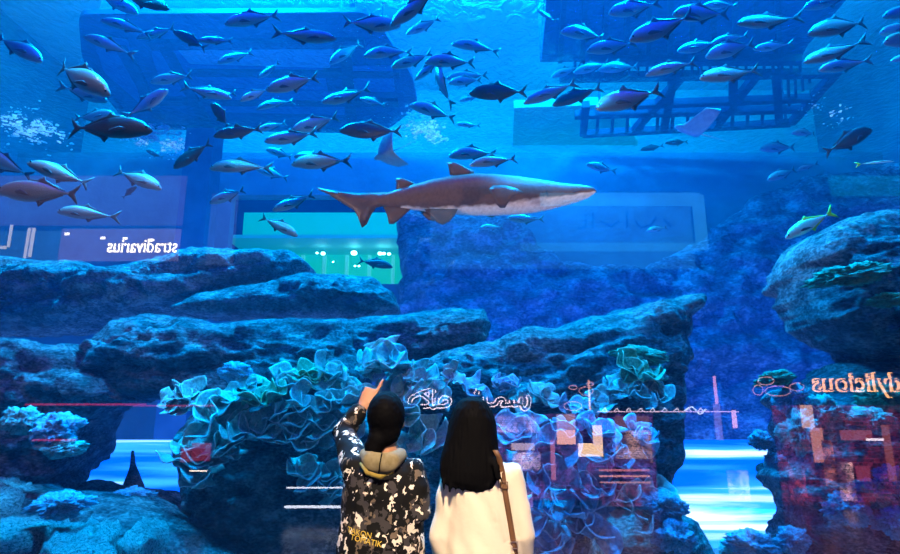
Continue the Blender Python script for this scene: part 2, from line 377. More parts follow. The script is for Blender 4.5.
# patches of bubbles standing in for light glittering on the rippled surface
speckm = principled('white_specks', (.95, 1, 1), .2)
_b = speckm.node_tree; _p = [n for n in _b.nodes if n.type == 'BSDF_PRINCIPLED'][0]; _t = _b.nodes.new('ShaderNodeBsdfTranslucent'); _t.inputs[0].default_value = (.9, 1, 1, 1)
_m = _b.nodes.new('ShaderNodeMixShader'); _m.inputs[0].default_value = .8; _b.links.new(_p.outputs[0], _m.inputs[1]); _b.links.new(_t.outputs[0], _m.inputs[2]); _b.links.new(_m.outputs[0], [n for n in _b.nodes if n.type == 'OUTPUT_MATERIAL'][0].inputs[0])
for px, py, sx, sy, n, lb in ((426, 130, 20, 17, 420, 'white glittering bubbles above the shark'), (158, 137, 34, 14, 800, 'white glittering bubbles around the big dark fish'), (34, 128, 34, 18, 600, 'white glittering bubbles at the far left edge'), (828, 112, 26, 14, 130, 'sparse glittering bubbles right of the catwalk')):
    bm = bmesh.new(); o_ = PZ(px, py, ZS - .12); rr = random.Random(px)
    for k in range(n):
        g1, g2 = rr.gauss(0, .5), rr.gauss(0, .5)
        q = PZ(px + g1 * sx + g2 * 5, py + g2 * sy + g1 * 4, ZS - .12) - o_
        if noise.noise(q * 1.6 + o_) < -.12: continue
        s_ = rr.choice((.01, .014, .02, .035, .014, .05 if n > 300 else .02)); r = bmesh.ops.create_icosphere(bm, subdivisions=1, radius=1)
        bmesh.ops.transform(bm, matrix=Matrix.Translation(q + Vector((0, 0, rr.uniform(-.15, .05)))) @ Euler((0, 0, rr.uniform(0, 3))).to_matrix().to_4x4() @ Matrix.Diagonal((s_ * rr.uniform(1, 2.4), s_, s_ * .6, 1)), verts=r['verts'])
    o = obj('specks', bm, speckm); o.location = o_; tag(o, lb, 'specks', None, 'stuff')

# underwater tunnel with its lit crown, crossing the tank behind the rocks
tun = empty('walk_through_tunnel', (0, 13.2, -.8)); tag(tun, 'bright acrylic walk-through tunnel crossing the tank floor behind the rocks', 'tunnel')
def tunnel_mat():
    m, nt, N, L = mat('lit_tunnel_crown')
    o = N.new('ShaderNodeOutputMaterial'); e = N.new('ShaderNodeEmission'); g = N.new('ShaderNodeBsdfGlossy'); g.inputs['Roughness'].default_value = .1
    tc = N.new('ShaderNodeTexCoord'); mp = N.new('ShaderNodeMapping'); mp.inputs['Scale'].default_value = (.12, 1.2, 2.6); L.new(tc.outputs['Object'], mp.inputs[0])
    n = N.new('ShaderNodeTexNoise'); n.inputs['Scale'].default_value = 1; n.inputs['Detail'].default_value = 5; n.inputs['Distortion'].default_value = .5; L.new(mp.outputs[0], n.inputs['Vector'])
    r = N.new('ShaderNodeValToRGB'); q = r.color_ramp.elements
    q[0].position = .4; q[0].color = (.0, .09, .8, 1); q[1].position = .64; q[1].color = (.85, .95, 1, 1); k = q.new(.53); k.color = (.03, .3, 1, 1)  # inner light and pale streaks put into the glow colour
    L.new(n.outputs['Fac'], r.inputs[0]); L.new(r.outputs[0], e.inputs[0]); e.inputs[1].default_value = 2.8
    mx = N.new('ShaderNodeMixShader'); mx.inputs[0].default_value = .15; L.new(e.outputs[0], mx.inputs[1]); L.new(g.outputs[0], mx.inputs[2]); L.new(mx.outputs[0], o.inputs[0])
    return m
bm = bmesh.new(); prev = None
for k in range(33):
    a = math.pi * k / 32; y = -math.cos(a) * 2.0; z = math.sin(a) * 1.75
    row = [bm.verts.new((x, y, z)) for x in [-14.5 + 29 * i / 40 for i in range(41)]]
    if prev:
        for i in range(40): bm.faces.new((prev[i], prev[i + 1], row[i + 1], row[i]))
    prev = row
obj('crown', bm, tunnel_mat(), tun)
for x in (-12, -9.4, -4.6, -2, .6, 3.2, 8.6, 11.2):
    bm = bmesh.new(); tube(bm, [(x, -math.cos(math.pi * k / 16) * 2.03, math.sin(math.pi * k / 16) * 1.78) for k in range(17)], [.035] * 17, 8); obj('rib', bm, principled('tunnel_rib', (.2, .3, .5), .4), tun)
# ------------------------------------------------------------------ rocks
def rock(name, poly, Y, T, label, seed=0, cell=.07, amp=.28, edge=.5, m='rock', lean=0.0, strata=1.0, freq=.8, group=None):
    cell = cell * .6; pts = [P(x, y, Y + T * .5) for x, y in poly]; A = np.array([(p.x, p.z) for p in pts]); n = len(A)
    B = np.roll(A, -1, axis=0)
    x0, z0 = A.min(0) - cell; x1, z1 = A.max(0) + cell
    nx = int((x1 - x0) / cell) + 2; nz = int((z1 - z0) / cell) + 2
    X, Z = np.meshgrid(x0 + np.arange(nx) * cell, z0 + np.arange(nz) * cell, indexing='ij')
    Q = np.stack([X.ravel(), Z.ravel()], 1)
    best = np.full(len(Q), 1e9); near = np.zeros_like(Q); inside = np.zeros(len(Q), bool)
    for a, b in zip(A, B):
        ab = b - a; t = np.clip(((Q - a) @ ab) / max(ab @ ab, 1e-9), 0, 1); c = a + t[:, None] * ab
        d = np.hypot(*(Q - c).T); k = d < best; best[k] = d[k]; near[k] = c[k]
        cr = ((a[1] > Q[:, 1]) != (b[1] > Q[:, 1]))
        with np.errstate(divide='ignore', invalid='ignore'):
            xi = (b[0] - a[0]) * (Q[:, 1] - a[1]) / (b[1] - a[1]) + a[0]
        inside ^= cr & (Q[:, 0] < xi)
    inside = inside.reshape(nx, nz); best = best.reshape(nx, nz); near = near.reshape(nx, nz, 2)
    d = np.where(inside, best, 0)
    mid = (pts[0].x + 0, 0)
    used = set(); damp = {}
    for i in range(nx - 1):
        for j in range(nz - 1):
            if inside[i:i + 2, j:j + 2].any(): used.add((i, j))
    bm = bmesh.new(); dl = bm.verts.layers.float.new('damp'); fr = {}; bk = {}
    off = Vector((seed * 7.3, seed * 3.1, seed * 5.7))
    cx, cz = A.mean(0)
    def vert(i, j, front):
        D = fr if front else bk
        if (i, j) in D: return D[(i, j)]
        if inside[i, j]: x, z, dd = X[i, j], Z[i, j], d[i, j]
        else: x, z = near[i, j]; dd = 0
        e = min(1, dd / edge); prof = math.sqrt(max(0, 1 - (1 - e) ** 2))
        if dd == 0 and front and (i, j) in bk: return bk[(i, j)]
        if dd == 0 and not front and (i, j) in fr: return fr[(i, j)]
        y = Y + T * .5 + (-1 if front else 1) * T * (.12 + .5 * prof) + lean * (z - cz)
        if dd == 0: y = Y + T * .5 + lean * (z - cz)
        v = D[(i, j)] = bm.verts.new((x, y, z)); v[dl] = min(1, dd / .35) * .65 + .35; return v
    for i, j in used:
        q = [(i, j), (i + 1, j), (i + 1, j + 1), (i, j + 1)]
        for front in (True, False):
            vs = []
            for c in q:
                v = vert(*c, front)
                if v not in vs: vs.append(v)
            if len(vs) >= 3:
                try: bm.faces.new(vs if front else vs[::-1])
                except ValueError: pass
    bmesh.ops.remove_doubles(bm, verts=bm.verts[:], dist=cell * .15)
    bmesh.ops.recalc_face_normals(bm, faces=bm.faces[:]); bm.normal_update()
    for v in bm.verts:
        p = v.co * freq; p = Vector((p.x, p.y, p.z * (1 + strata))) + off
        a = noise.ridged_multi_fractal(p, 1, 2.1, 5, 1, 2) - 1.1
        b = noise.fractal(p * 2.7, .9, 2, 5)
        c = noise.cell(Vector((p.x * 1.1 + b * .5, p.y * 1.1, p.z * 2.2 + b * .6))) - .5
        e_ = noise.ridged_multi_fractal(Vector((p.x * 3, p.y * 3, p.z * 5.5)), .9, 2.2, 4, 1, 2) - 1.0
        v.co += v.normal * amp * v[dl] * (.5 * a + .4 * b + .5 * c + .22 * e_)
    org = Vector((cx, Y + T / 2, A[:, 1].min()))
    for v in bm.verts: v.co -= org
    o = obj(name, bm, M[m] if isinstance(m, str) else m)
    o.location = org
    md = o.modifiers.new('s', 'SUBSURF'); md.levels = 1; md.render_levels = 1
    return tag(o, label, 'rock', group)

rock('rock_slope', [(395, 210), (440, 196), (480, 205), (520, 225), (560, 262), (640, 270), (700, 240), (730, 215), (760, 190), (810, 175), (950, 150), (1000, 500), (380, 500), (400, 270)], 17.0, 1.8, 'faint distant blue rock slope behind everything at the back of the tank', 3, .2, .55, 1.4, 'rock_far', .08, .3, .55)
rock('rock_ledge', [(-30, 255), (60, 262), (130, 268), (178, 258), (205, 250), (262, 252), (300, 256), (316, 270), (300, 292), (240, 300), (190, 318), (60, 338), (-30, 340)], 9.6, 1.8, 'long dark rock ledge under the pillar at the far left', 11, lean=.25)
rock('rock_slab', [(176, 312), (205, 297), (250, 287), (312, 275), (375, 279), (397, 291), (398, 312), (366, 320), (300, 322), (210, 322)], 9.0, 1.3, 'tilted rock slab in front of the green lit gallery', 12, .05, .2, lean=.2)
rock('rock_outcrop', [(340, 322), (366, 316), (420, 311), (452, 306), (486, 308), (494, 326), (484, 342), (445, 356), (372, 384), (340, 372)], 8.2, 1.2, 'squat rock outcrop below the slab in the middle', 13, .05, .18, lean=.15)
rock('rock_overhang', [(95, 345), (120, 322), (152, 312), (185, 318), (230, 322), (300, 318), (346, 318), (362, 340), (372, 385), (330, 400), (180, 402), (100, 396)], 7.9, 1.3, 'dark overhanging rock above the plate corals', 14, .06, .25, lean=.2)
rock('rock_cliff', [(-40, 335), (60, 340), (95, 350), (135, 380), (140, 402), (118, 412), (104, 426), (92, 450), (78, 466), (72, 480), (60, 490), (-40, 495)], 7.6, 1.6, 'mottled blue rock cliff left of the tunnel opening', 15, .07, .3)
rock('rock_shelf', [(400, 372), (440, 348), (500, 334), (560, 325), (605, 312), (650, 301), (697, 292), (701, 304), (686, 330), (678, 352), (673, 400), (640, 420), (560, 415), (440, 420), (390, 400)], 7.6, 1.5, 'long rising rock shelf with a pointed right end', 16, .06, .3, .45, lean=.2)
rock('rock_pillar', [(622, 380), (674, 372), (680, 420), (678, 450), (668, 480), (668, 500), (640, 560), (615, 620), (600, 420)], 7.5, 1.2, 'dark rock pillar beneath the pointed end of the shelf', 17, .06, .2)
rock('rock_pillar', [(188, 424), (215, 404), (350, 396), (400, 420), (400, 640), (180, 640), (192, 560), (194, 510), (190, 480), (184, 450)], 7.4, 1.4, 'broad dark rock pillar under the plate corals beside the tunnel opening', 18, .07, .16)
rock('coral_rock_face', [(330, 410), (420, 395), (520, 400), (640, 405), (655, 480), (650, 640), (330, 640)], 7.9, 1.0, 'blue coral covered rock wall behind the two people', 19, .07, .3, m='rock')
rock('boulder', [(788, 262), (800, 240), (830, 224), (868, 214), (905, 217), (960, 222), (970, 340), (905, 362), (860, 366), (828, 352), (800, 330), (787, 300)], 6.6, 1.7, 'large round boulder hanging out at the upper right', 20, .05, .3, .6, lean=.1)
rock('rock_column', [(775, 395), (820, 372), (870, 358), (960, 355), (980, 640), (800, 640), (776, 530), (785, 500), (770, 470), (790, 440)], 6.9, 1.4, 'coral grown rock column under the boulder at right', 21, .06, .35)
rock('rock_mound', [(590, 520), (622, 494), (650, 490), (680, 505), (705, 545), (740, 640), (560, 640)], 6.5, 1.2, 'dark rock mound right of the woman in white', 22, .05, .22)
rock('rock_mound', [(-20, 484), (40, 482), (110, 492), (150, 500), (186, 520), (260, 560), (330, 640), (-20, 640)], 6.4, 1.6, 'low rock mound at the bottom left corner', 23, .05, .16, .9, m='rock')
rock('rock_mound', [(80, 482), (100, 478), (118, 484), (150, 486), (172, 490), (190, 500), (186, 530), (80, 530)], 8.6, 1.0, 'small rock mound in front of the tunnel opening', 24, .05, .14)
rock('rock_spire', [(122, 488), (128, 474), (131, 464), (132, 450), (133.5, 450), (135, 464), (139, 474), (145, 488)], 8.9, .2, 'thin pointed rock spire against the bright tunnel', 27, .025, .02, .2)
# flat gravel covered terraces lower left
def terrace(pts, z, label, seed):
    bm = bmesh.new(); c = [PZ(x, y, z) for x, y in pts]; o_ = sum(c, Vector()) / len(c)
    ring = [[bm.verts.new(o_ * (1 - s) + p * s - o_ + Vector((0, 0, h))) for p in c] for s, h in ((1.0, -.3), (1.04, -.1), (1, 0), (.75, .06), (.5, .08), (.25, .09))]
    for a, b in zip(ring, ring[1:]):
        for i in range(len(c)): bm.faces.new((a[i], a[(i + 1) % len(c)], b[(i + 1) % len(c)], b[i]))
    bm.faces.new(ring[-1]); bm.faces.new(ring[0][::-1])
    bmesh.ops.subdivide_edges(bm, edges=bm.edges[:], cuts=3, use_grid_fill=True)
    for v in bm.verts: v.co += Vector((noise.noise(v.co * 2 + o_), noise.noise(v.co * 2.1 + o_ * 2), .6 * noise.noise(v.co * 9 + o_ * 3))) * .13
    o = obj('rock_terrace', bm, M['gravel']); o.location = o_; tag(o, label, 'rock'); return o
terrace([(-30, 487), (20, 483), (40, 488), (20, 498), (-30, 502)], .62, 'pale gravel topped rock at the left edge, topmost of the flat ones', 1)
terrace([(-30, 528), (60, 519), (66, 524), (30, 535), (-30, 541)], .35, 'thin pale gravel topped slab at the lower left edge', 2)
terrace([(40, 548), (62, 522), (90, 508), (116, 512), (122, 530), (112, 552), (70, 570)], .3, 'bright gravel topped rock terrace at the bottom left', 3)
terrace([(124, 536), (130, 524), (172, 520), (176, 528), (150, 544), (126, 550)], .28, 'bright flat gravel slab right of the bottom left terrace', 4)

# ------------------------------------------------------------------ corals
def plate(bm, lay, R0, cup, ruffle, k, span, seed, c=Vector(), tilt=None):
    nr, na = 9, 40; vs = []; rot = tilt.to_matrix() if tilt else Matrix.Identity(3)
    lobes = [rnd.uniform(.75, 1.15) for _ in range(9)]
    for i in range(nr + 1):
        t = i / nr; row = []
        for j in range(na + 1):
            a = span * j / na
            q = a / (2 * math.pi) * 8; l = lobes[int(q) % 8] * (1 - q % 1) + lobes[(int(q) + 1) % 8] * (q % 1)
            rr = R0 * (.06 + t * (.94 if span > 6 else .94)) * (1 + (l - 1) * t)
            h = cup * R0 * t ** 1.7 + ruffle * R0 * t ** 2.4 * math.sin(k * a + seed) + .06 * R0 * noise.noise(Vector((math.cos(a) * 3, math.sin(a) * 3, t * 3 + seed)))
            v = bm.verts.new(c + rot @ Vector((rr * math.cos(a) * (1 - .25 * cup * t), rr * math.sin(a) * (1 - .25 * cup * t), h))); v[lay] = t; row.append(v)
        vs.append(row)
    for i in range(nr):
        for j in range(na): bm.faces.new((vs[i][j], vs[i][j + 1], vs[i + 1][j + 1], vs[i + 1][j]))
cor_mesh = []
for v in range(7):
    bm = bmesh.new(); lay = bm.verts.layers.float.new('rim')
    n = 3 + v % 3
    for i in range(n):
        a = 2 * math.pi * i / n + rnd.random()
        plate(bm, lay, rnd.uniform(.6, .95), rnd.uniform(.1, .55), rnd.uniform(.1, .22), rnd.choice((3, 4, 5)), rnd.uniform(3.6, 6.28), rnd.uniform(0, 9), Vector((math.cos(a) * .28, math.sin(a) * .28, rnd.uniform(-.1, .15))), Euler((rnd.uniform(-.5, .5), rnd.uniform(-.5, .5), a)))
    me = bpy.data.meshes.new('plate_coral'); bm.to_mesh(me); bm.free(); me.polygons.foreach_set('use_smooth', [True] * len(me.polygons)); cor_mesh.append(me)
MATV = {}
def coral(px, py, s, Y, kind='coral', face=.75, seed=None):
    r = random.Random(seed if seed is not None else px * 31 + py)
    base = cor_mesh[r.randrange(7)]
    if (base.name, kind) not in MATV:
        me = base.copy(); me.materials.append(M[kind]); MATV[(base.name, kind)] = me
    o = bpy.data.objects.new('plate_coral', MATV[(base.name, kind)]); COL.objects.link(o)
    sc = s * Y / F * 1.35; o.location = P(px, py, Y); o.scale = (sc, sc, sc)
    o.rotation_euler = Euler((face + r.uniform(-.35, .3), r.uniform(-.4, .4), r.uniform(0, 6.28)), 'XYZ') if False else (Euler((face + r.uniform(-.3, .3), r.uniform(-.45, .45), 0)).to_matrix() @ Euler((0, 0, r.uniform(0, 6.28))).to_matrix()).to_euler()
    md = o.modifiers.new('t', 'SOLIDIFY'); md.thickness = .035
    return o
cl = [(176, 403, 15), (190, 396, 15), (208, 418, 24), (230, 402, 19), (222, 441, 22), (243, 428, 20), (262, 398, 22), (251, 384, 14), (290, 386, 18), (309, 378, 18), (328, 376, 18), (346, 388, 18), (336, 408, 20), (300, 404, 16), (283, 412, 18), (272, 430, 18), (291, 440, 18), (312, 442, 20), (328, 426, 18), (303, 422, 18),
      (196, 456, 26), (202, 478, 18), (232, 455, 14), (346, 432, 14), (310, 474, 18), (334, 478, 16), (384, 358, 22), (402, 372, 14), (368, 372, 12), (420, 378, 16), (398, 388, 18), (432, 392, 18), (360, 402, 18), (410, 415, 20), (425, 440, 20), (330, 492, 12)]
cc = []
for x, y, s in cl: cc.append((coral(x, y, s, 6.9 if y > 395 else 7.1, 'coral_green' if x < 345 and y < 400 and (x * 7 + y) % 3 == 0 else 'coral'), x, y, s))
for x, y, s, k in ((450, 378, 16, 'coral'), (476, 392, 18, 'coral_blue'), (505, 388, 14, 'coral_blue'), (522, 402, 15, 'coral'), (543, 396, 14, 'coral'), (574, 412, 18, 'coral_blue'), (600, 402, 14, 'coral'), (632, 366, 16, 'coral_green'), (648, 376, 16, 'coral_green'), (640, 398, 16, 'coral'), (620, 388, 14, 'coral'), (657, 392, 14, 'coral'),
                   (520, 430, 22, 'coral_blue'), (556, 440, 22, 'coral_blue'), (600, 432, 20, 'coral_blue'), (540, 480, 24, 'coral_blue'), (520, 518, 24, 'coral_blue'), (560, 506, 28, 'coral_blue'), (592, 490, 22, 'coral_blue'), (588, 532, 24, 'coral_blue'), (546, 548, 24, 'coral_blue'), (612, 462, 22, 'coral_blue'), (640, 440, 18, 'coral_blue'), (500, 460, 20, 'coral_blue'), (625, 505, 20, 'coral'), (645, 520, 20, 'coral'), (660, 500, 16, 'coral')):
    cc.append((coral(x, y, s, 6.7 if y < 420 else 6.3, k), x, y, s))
def zone(x, y):
    if y < 372 and x < 440: return 'perched on the rock above the pointing hand'
    if x < 216 and y > 448: return 'hanging beside the tunnel opening'
    if x < 355: return 'along the top of the big left bank' if y < 399 else 'in the middle of the big left bank' if y < 424 else 'along the bottom of the big left bank'
    if x < 440: return 'beside the head of the pointing person'
    if y < 420 and x < 612: return 'on the lip of the long rock shelf'
    if y < 420: return 'under the pointed end of the shelf'
    return ('high' if y < 475 else 'low') + ' on the wall beside the white blouse'
def label_rows(items, noun, cat, fmt='{size}{col}{noun} {zone}, {ord}'):
    """labels that single each one out: zone, then order from the left"""
    names = 'first second third fourth fifth sixth seventh eighth ninth tenth eleventh twelfth thirteenth fourteenth fifteenth sixteenth seventeenth eighteenth nineteenth twentieth'.split()
    zs = {}
    for it in items: zs.setdefault((it['zone'], it['noun']), []).append(it)
    for (z, nn), L_ in zs.items():
        L_.sort(key=lambda i: i['x'])
        for k, it in enumerate(L_):
            if len(L_) == 1: q = ''
            elif k == 0: q = 'leftmost '
            elif k == len(L_) - 1: q = 'rightmost '
            else: q = names[k] + ' from left, '
            tag(it['o'], f"{q}{it['noun']} {z}", cat, it['group'])
label_rows([dict(o=o, x=x, y=y, zone=zone(x, y), noun=('green' if 'green' in o.data.materials[0].name else 'blue' if 'blue' in o.data.materials[0].name else 'pale teal') + ' plate coral', group='plate corals ' + zone(x, y)) for o, x, y, s in cc], '', 'coral')

# knobbly bush corals
def bush_mesh(seed):
    bm = bmesh.new(); r = random.Random(seed); bmesh.ops.create_icosphere(bm, subdivisions=5, radius=1); bm.normal_update(); o = Vector((seed * 4, 0, 0))
    lay = bm.verts.layers.float.new('rim')
    for v in bm.verts:
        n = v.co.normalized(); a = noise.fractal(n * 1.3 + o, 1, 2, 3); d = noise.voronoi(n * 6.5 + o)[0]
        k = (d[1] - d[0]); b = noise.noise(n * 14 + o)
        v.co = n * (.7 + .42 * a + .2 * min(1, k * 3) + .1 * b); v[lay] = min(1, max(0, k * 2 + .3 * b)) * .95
    me = bpy.data.meshes.new('bush_coral'); bm.to_mesh(me); bm.free(); me.polygons.foreach_set('use_smooth', [True] * len(me.polygons)); return me
bmz = [bush_mesh(i) for i in range(4)]
its = []
for i, (x, y, sx, sz, Y, k) in enumerate(((762, 440, 12, 10, 6.3, 'coral_blue'), (775, 462, 12, 8, 6.3, 'coral_blue'), (800, 430, 18, 20, 6.3, 'coral'), (822, 412, 20, 18, 6.3, 'coral'), (845, 428, 24, 14, 6.3, 'coral'), (872, 420, 24, 12, 6.2, 'coral'), (792, 400, 16, 16, 6.5, 'coral_blue'),
        (848, 508, 22, 16, 6.1, 'coral_blue'), (872, 494, 20, 14, 6.1, 'coral'), (890, 480, 16, 14, 6.1, 'coral_blue'), (892, 520, 20, 14, 6.0, 'coral_blue'), (882, 396, 26, 14, 6.4, 'coral_green'), (755, 545, 26, 14, 6.2, 'coral_blue'), (735, 548, 16, 10, 6.4, 'coral'), (790, 540, 16, 12, 6.3, 'coral_blue'),
        (848, 275, 42, 12, 5.9, 'coral_green'), (890, 300, 20, 8, 5.9, 'coral_green'), (660, 505, 24, 14, 6.2, 'coral_blue'), (640, 355, 28, 9, 6.9, 'coral_green'), (775, 378, 22, 8, 6.5, 'coral_green'), (675, 535, 22, 16, 6.1, 'coral_blue'), (130, 500, 22, 12, 7.5, 'coral_blue'), (55, 430, 26, 16, 6.9, 'coral_blue'), (20, 420, 20, 14, 6.9, 'coral'), (62, 448, 26, 10, 6.8, 'coral'), (60, 505, 28, 12, 6.2, 'coral_blue'), (235, 372, 18, 10, 7.2, 'coral_blue'))):
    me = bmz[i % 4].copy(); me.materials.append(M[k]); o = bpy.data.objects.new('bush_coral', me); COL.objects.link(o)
    o.location = P(x, y, Y); o.scale = (sx * Y / F, (sx + sz) / 2 * Y / F, sz * Y / F); o.rotation_euler = (rnd.uniform(-.2, .2), rnd.uniform(-.2, .2), rnd.uniform(-.4, .4))
    z = 'on the column under the boulder' if x > 740 and 385 < y < 470 else 'low on the column at the right edge' if x > 830 and y > 470 else 'on the face of the boulder' if x > 800 and y < 310 else 'at the foot of the bright tunnel gap' if x > 700 and y > 500 else 'on the thin ledge left of the swirls' if x > 740 else 'by the pointed end of the shelf' if x > 600 and y < 400 else 'on the dark mound right of the woman' if x > 600 else 'on the mottled cliff at left' if x < 100 and y < 470 else 'among the bottom left rocks' if y > 470 else 'behind the bank of plate corals'
    its.append(dict(o=o, x=x, y=y, zone=z, noun=('green' if 'green' in k else 'blue' if 'blue' in k else 'pale teal') + ' knobbly coral', group='knobbly corals ' + z))
label_rows(its, '', 'coral')
# ------------------------------------------------------------------ fish
def lerp(t, T, Vv):
    for a, b, c, d in zip(T, T[1:], Vv, Vv[1:]):
        if t <= b: return c + (d - c) * (t - a) / (b - a)
    return Vv[-1]
def make_fish(kind, bend, deep=1.0, slim=False):
    """one fish, nose at x=.5, fork of the tail at x=-.5"""
    bodym, finm = {'silver': (M['fish'], M['fin']), 'dark': (M['fish_dark'], M['fin_dark']), 'yellow': (M['fish_yellow'], M['fin_yellow'])}[kind]
    root = bpy.data.objects.new('trevally', None); COL.objects.link(root)
    def bx(x): return bend * (.25 - x) ** 2 * (1 if x < .25 else 0)
    T = [0, .03, .08, .16, .28, .4, .52, .64, .76, .86, .93, 1]
    top = [.0, .035, .066, .098, .128, .138, .13, .105, .068, .036, .018, .016]
    bot = [.0, .028, .05, .076, .1, .112, .11, .09, .056, .028, .014, .013]
    wid = [.0, .02, .036, .052, .064, .066, .06, .047, .03, .018, .011, .006]
    if slim: top = [a * .4 for a in top]; bot = [a * .4 for a in bot]; wid = [a * .6 for a in wid]
    bm = bmesh.new(); rings = []; nseg = 16; N_ = 26
    for i in range(N_):
        t = (i / (N_ - 1)) ** 1.1; x = .5 - t * .86
        tp = lerp(t, T, top) * deep; bt = lerp(t, T, bot) * deep; w_ = max(.003, lerp(t, T, wid))
        rings.append([bm.verts.new((x, bx(x) + w_ * math.cos(a), (tp if math.sin(a) > 0 else bt) * math.sin(a) - .012 * (t < .1))) for a in [2 * math.pi * k / nseg for k in range(nseg)]])
    for a, b in zip(rings, rings[1:]):
        for k in range(nseg): bm.faces.new((a[k], a[(k + 1) % nseg], b[(k + 1) % nseg], b[k]))
    bm.faces.new(rings[0]); bm.faces.new(rings[-1][::-1]); bmesh.ops.remove_doubles(bm, verts=bm.verts[:], dist=.0008)
    obj('body', bm, bodym, root)
    def fin(name, pts, n=(0, 1, 0), th=.012, m=None):
        bm = bmesh.new(); solid(bm, [(p[0], bx(p[0]) + (p[2] if len(p) > 2 else 0), p[1]) for p in pts], n, th); obj(name, bm, m or finm, root)
    d = deep * (.4 if slim else 1)
    fin('tail_fin', [(-.34, .012), (-.40, .05), (-.5, .135 * (.6 if slim else 1)), (-.475, .07), (-.435, .012), (-.43, 0), (-.435, -.012), (-.475, -.07), (-.5, -.135 * (.6 if slim else 1)), (-.40, -.05), (-.34, -.012)])
    fin('dorsal_fin', [(.2, .11 * d), (.14, .155 * d), (.06, .15 * d), (.04, .168 * d), (-.01, .2 * d), (-.04, .15 * d), (-.15, .1 * d), (-.3, .035 * d), (-.3, .02 * d), (-.1, .08 * d), (.1, .11 * d)])
    fin('anal_fin', [(.02, -.09 * d), (-.03, -.165 * d), (-.055, -.12 * d), (-.15, -.085 * d), (-.3, -.028 * d), (-.28, -.016 * d), (-.1, -.06 * d)])
    for s in (1, -1):
        fin('pectoral_fin', [(.25, -.02 * d, s * .058), (.17, .005 * d, s * .075), (.08, -.035 * d, s * .088), (.03, -.075 * d, s * .085), (.1, -.06 * d, s * .08), (.2, -.045 * d, s * .065)], (0, 1, 0), .008, M['fin'] if kind != 'dark' else finm)
        bm = bmesh.new(); bmesh.ops.create_uvsphere(bm, u_segments=8, v_segments=6, radius=.013); bmesh.ops.transform(bm, matrix=Matrix.Translation((.44, s * .032, .018 * d)), verts=bm.verts[:]); obj('eye', bm, M['eye'], root)
    return root
protos = {}
def proto(kind, b, deep, slim=False):
    k = (kind, b, deep, slim)
    if k not in protos: protos[k] = [make_fish(kind, b, deep, slim), 0]
    p = protos[k]
    if p[1] == 0: p[1] = 1; return p[0]
    return copy_tree(p[0])
# head x, y, tail x, y, [distance], [kind]
FISH = [
 (43,62,-6,34), (111,95,46,60), (108,101,66,88,8.5), (83,36,131,52), (100,20,150,31), (139,14,97,-6), (170,9,120,-6,6.3,'dark'), (137,38,178,30,8.5), (173,31,208,50,7.5,'dark'), (198,40,234,42,7.5), (150,82,194,76), (168,89,128,120), (232,98,183,88), (211,103,230,128,7,'dark'),
 (153,130,65,126,5.6,'dark'), (115,114,76,119,9), (224,24,280,14), (337,38,275,37), (329,64,362,42), (401,25,343,26), (390,26,440,-8,6.2), (406,34,441,20), (363,56,413,47), (391,67,432,57,8), (415,80,440,60,8), (437,62,444,106,7.5), (217,63,253,51,9), (258,78,281,64,10), (266,90,320,78,7), (240,101,270,88,8), (256,109,293,97,9), (321,102,373,93), (360,98,386,106,10), (202,97,236,92,9), (409,105,456,116), (291,131,339,118), (256,131,286,121,9), (213,136,263,129,6.8,'dark'), (264,141,318,136), (339,130,402,133,6.6,'dark'),
 (451,44,500,47), (424,62,477,60), (446,78,489,74), (448,83,482,79,9), (469,93,527,93,6.6,'dark'), (560,32,609,34), (586,51,636,43), (629,40,688,22), (608,13,656,6), (551,77,582,66,11.5), (573,73,610,62,11), (598,70,642,64,11), (523,103,577,84), (552,105,602,88,7.2,'dark'), (595,108,660,92), (645,75,698,60), (537,10,556,24,9), (456,124,481,125,11), (459,101,480,95,12), (672,14,727,15), (702,6,740,4,9), (736,23,797,22), (803,8,850,-2), (807,34,869,20), (803,62,862,46), (818,70,868,62,8), (677,51,720,43), (711,43,748,36,9), (705,57,757,42,8), (753,49,792,45,9), (699,78,758,72),
 (882,17,935,6), (879,33,930,28), (883,43,935,36), (890,61,930,52), (872,129,826,152,7,'dark'), (791,133,820,132,12), (759,149,797,147,13), (767,180,798,168,12), (797,170,816,164,13), (448,156,497,150,7.6), (469,165,518,157,7), (586,164,615,172,11), (507,218,544,221,9), (479,228,504,226,11), (646,231,669,226,12),
 (-22,150,26,176), (27,162,92,186,5.9), (-4,190,84,196,5.0), (57,211,115,216,6.4), (162,189,114,169,6.4), (137,186,122,198,8,'dark'), (146,150,164,158,11,'dark'), (173,168,213,143,6.8,'dark'), (209,168,270,164,6.6), (209,203,246,190,8), (291,164,351,160,6.6), (294,156,330,160,8.5), (266,149,293,158,10), (256,169,288,178,11), (272,210,315,197,7.5), (298,236,260,216,7), (393,267,358,260,10,'dark'), (665,143,688,142,11,'dark'), (640,150,664,146,12,'dark')]
fishes = []
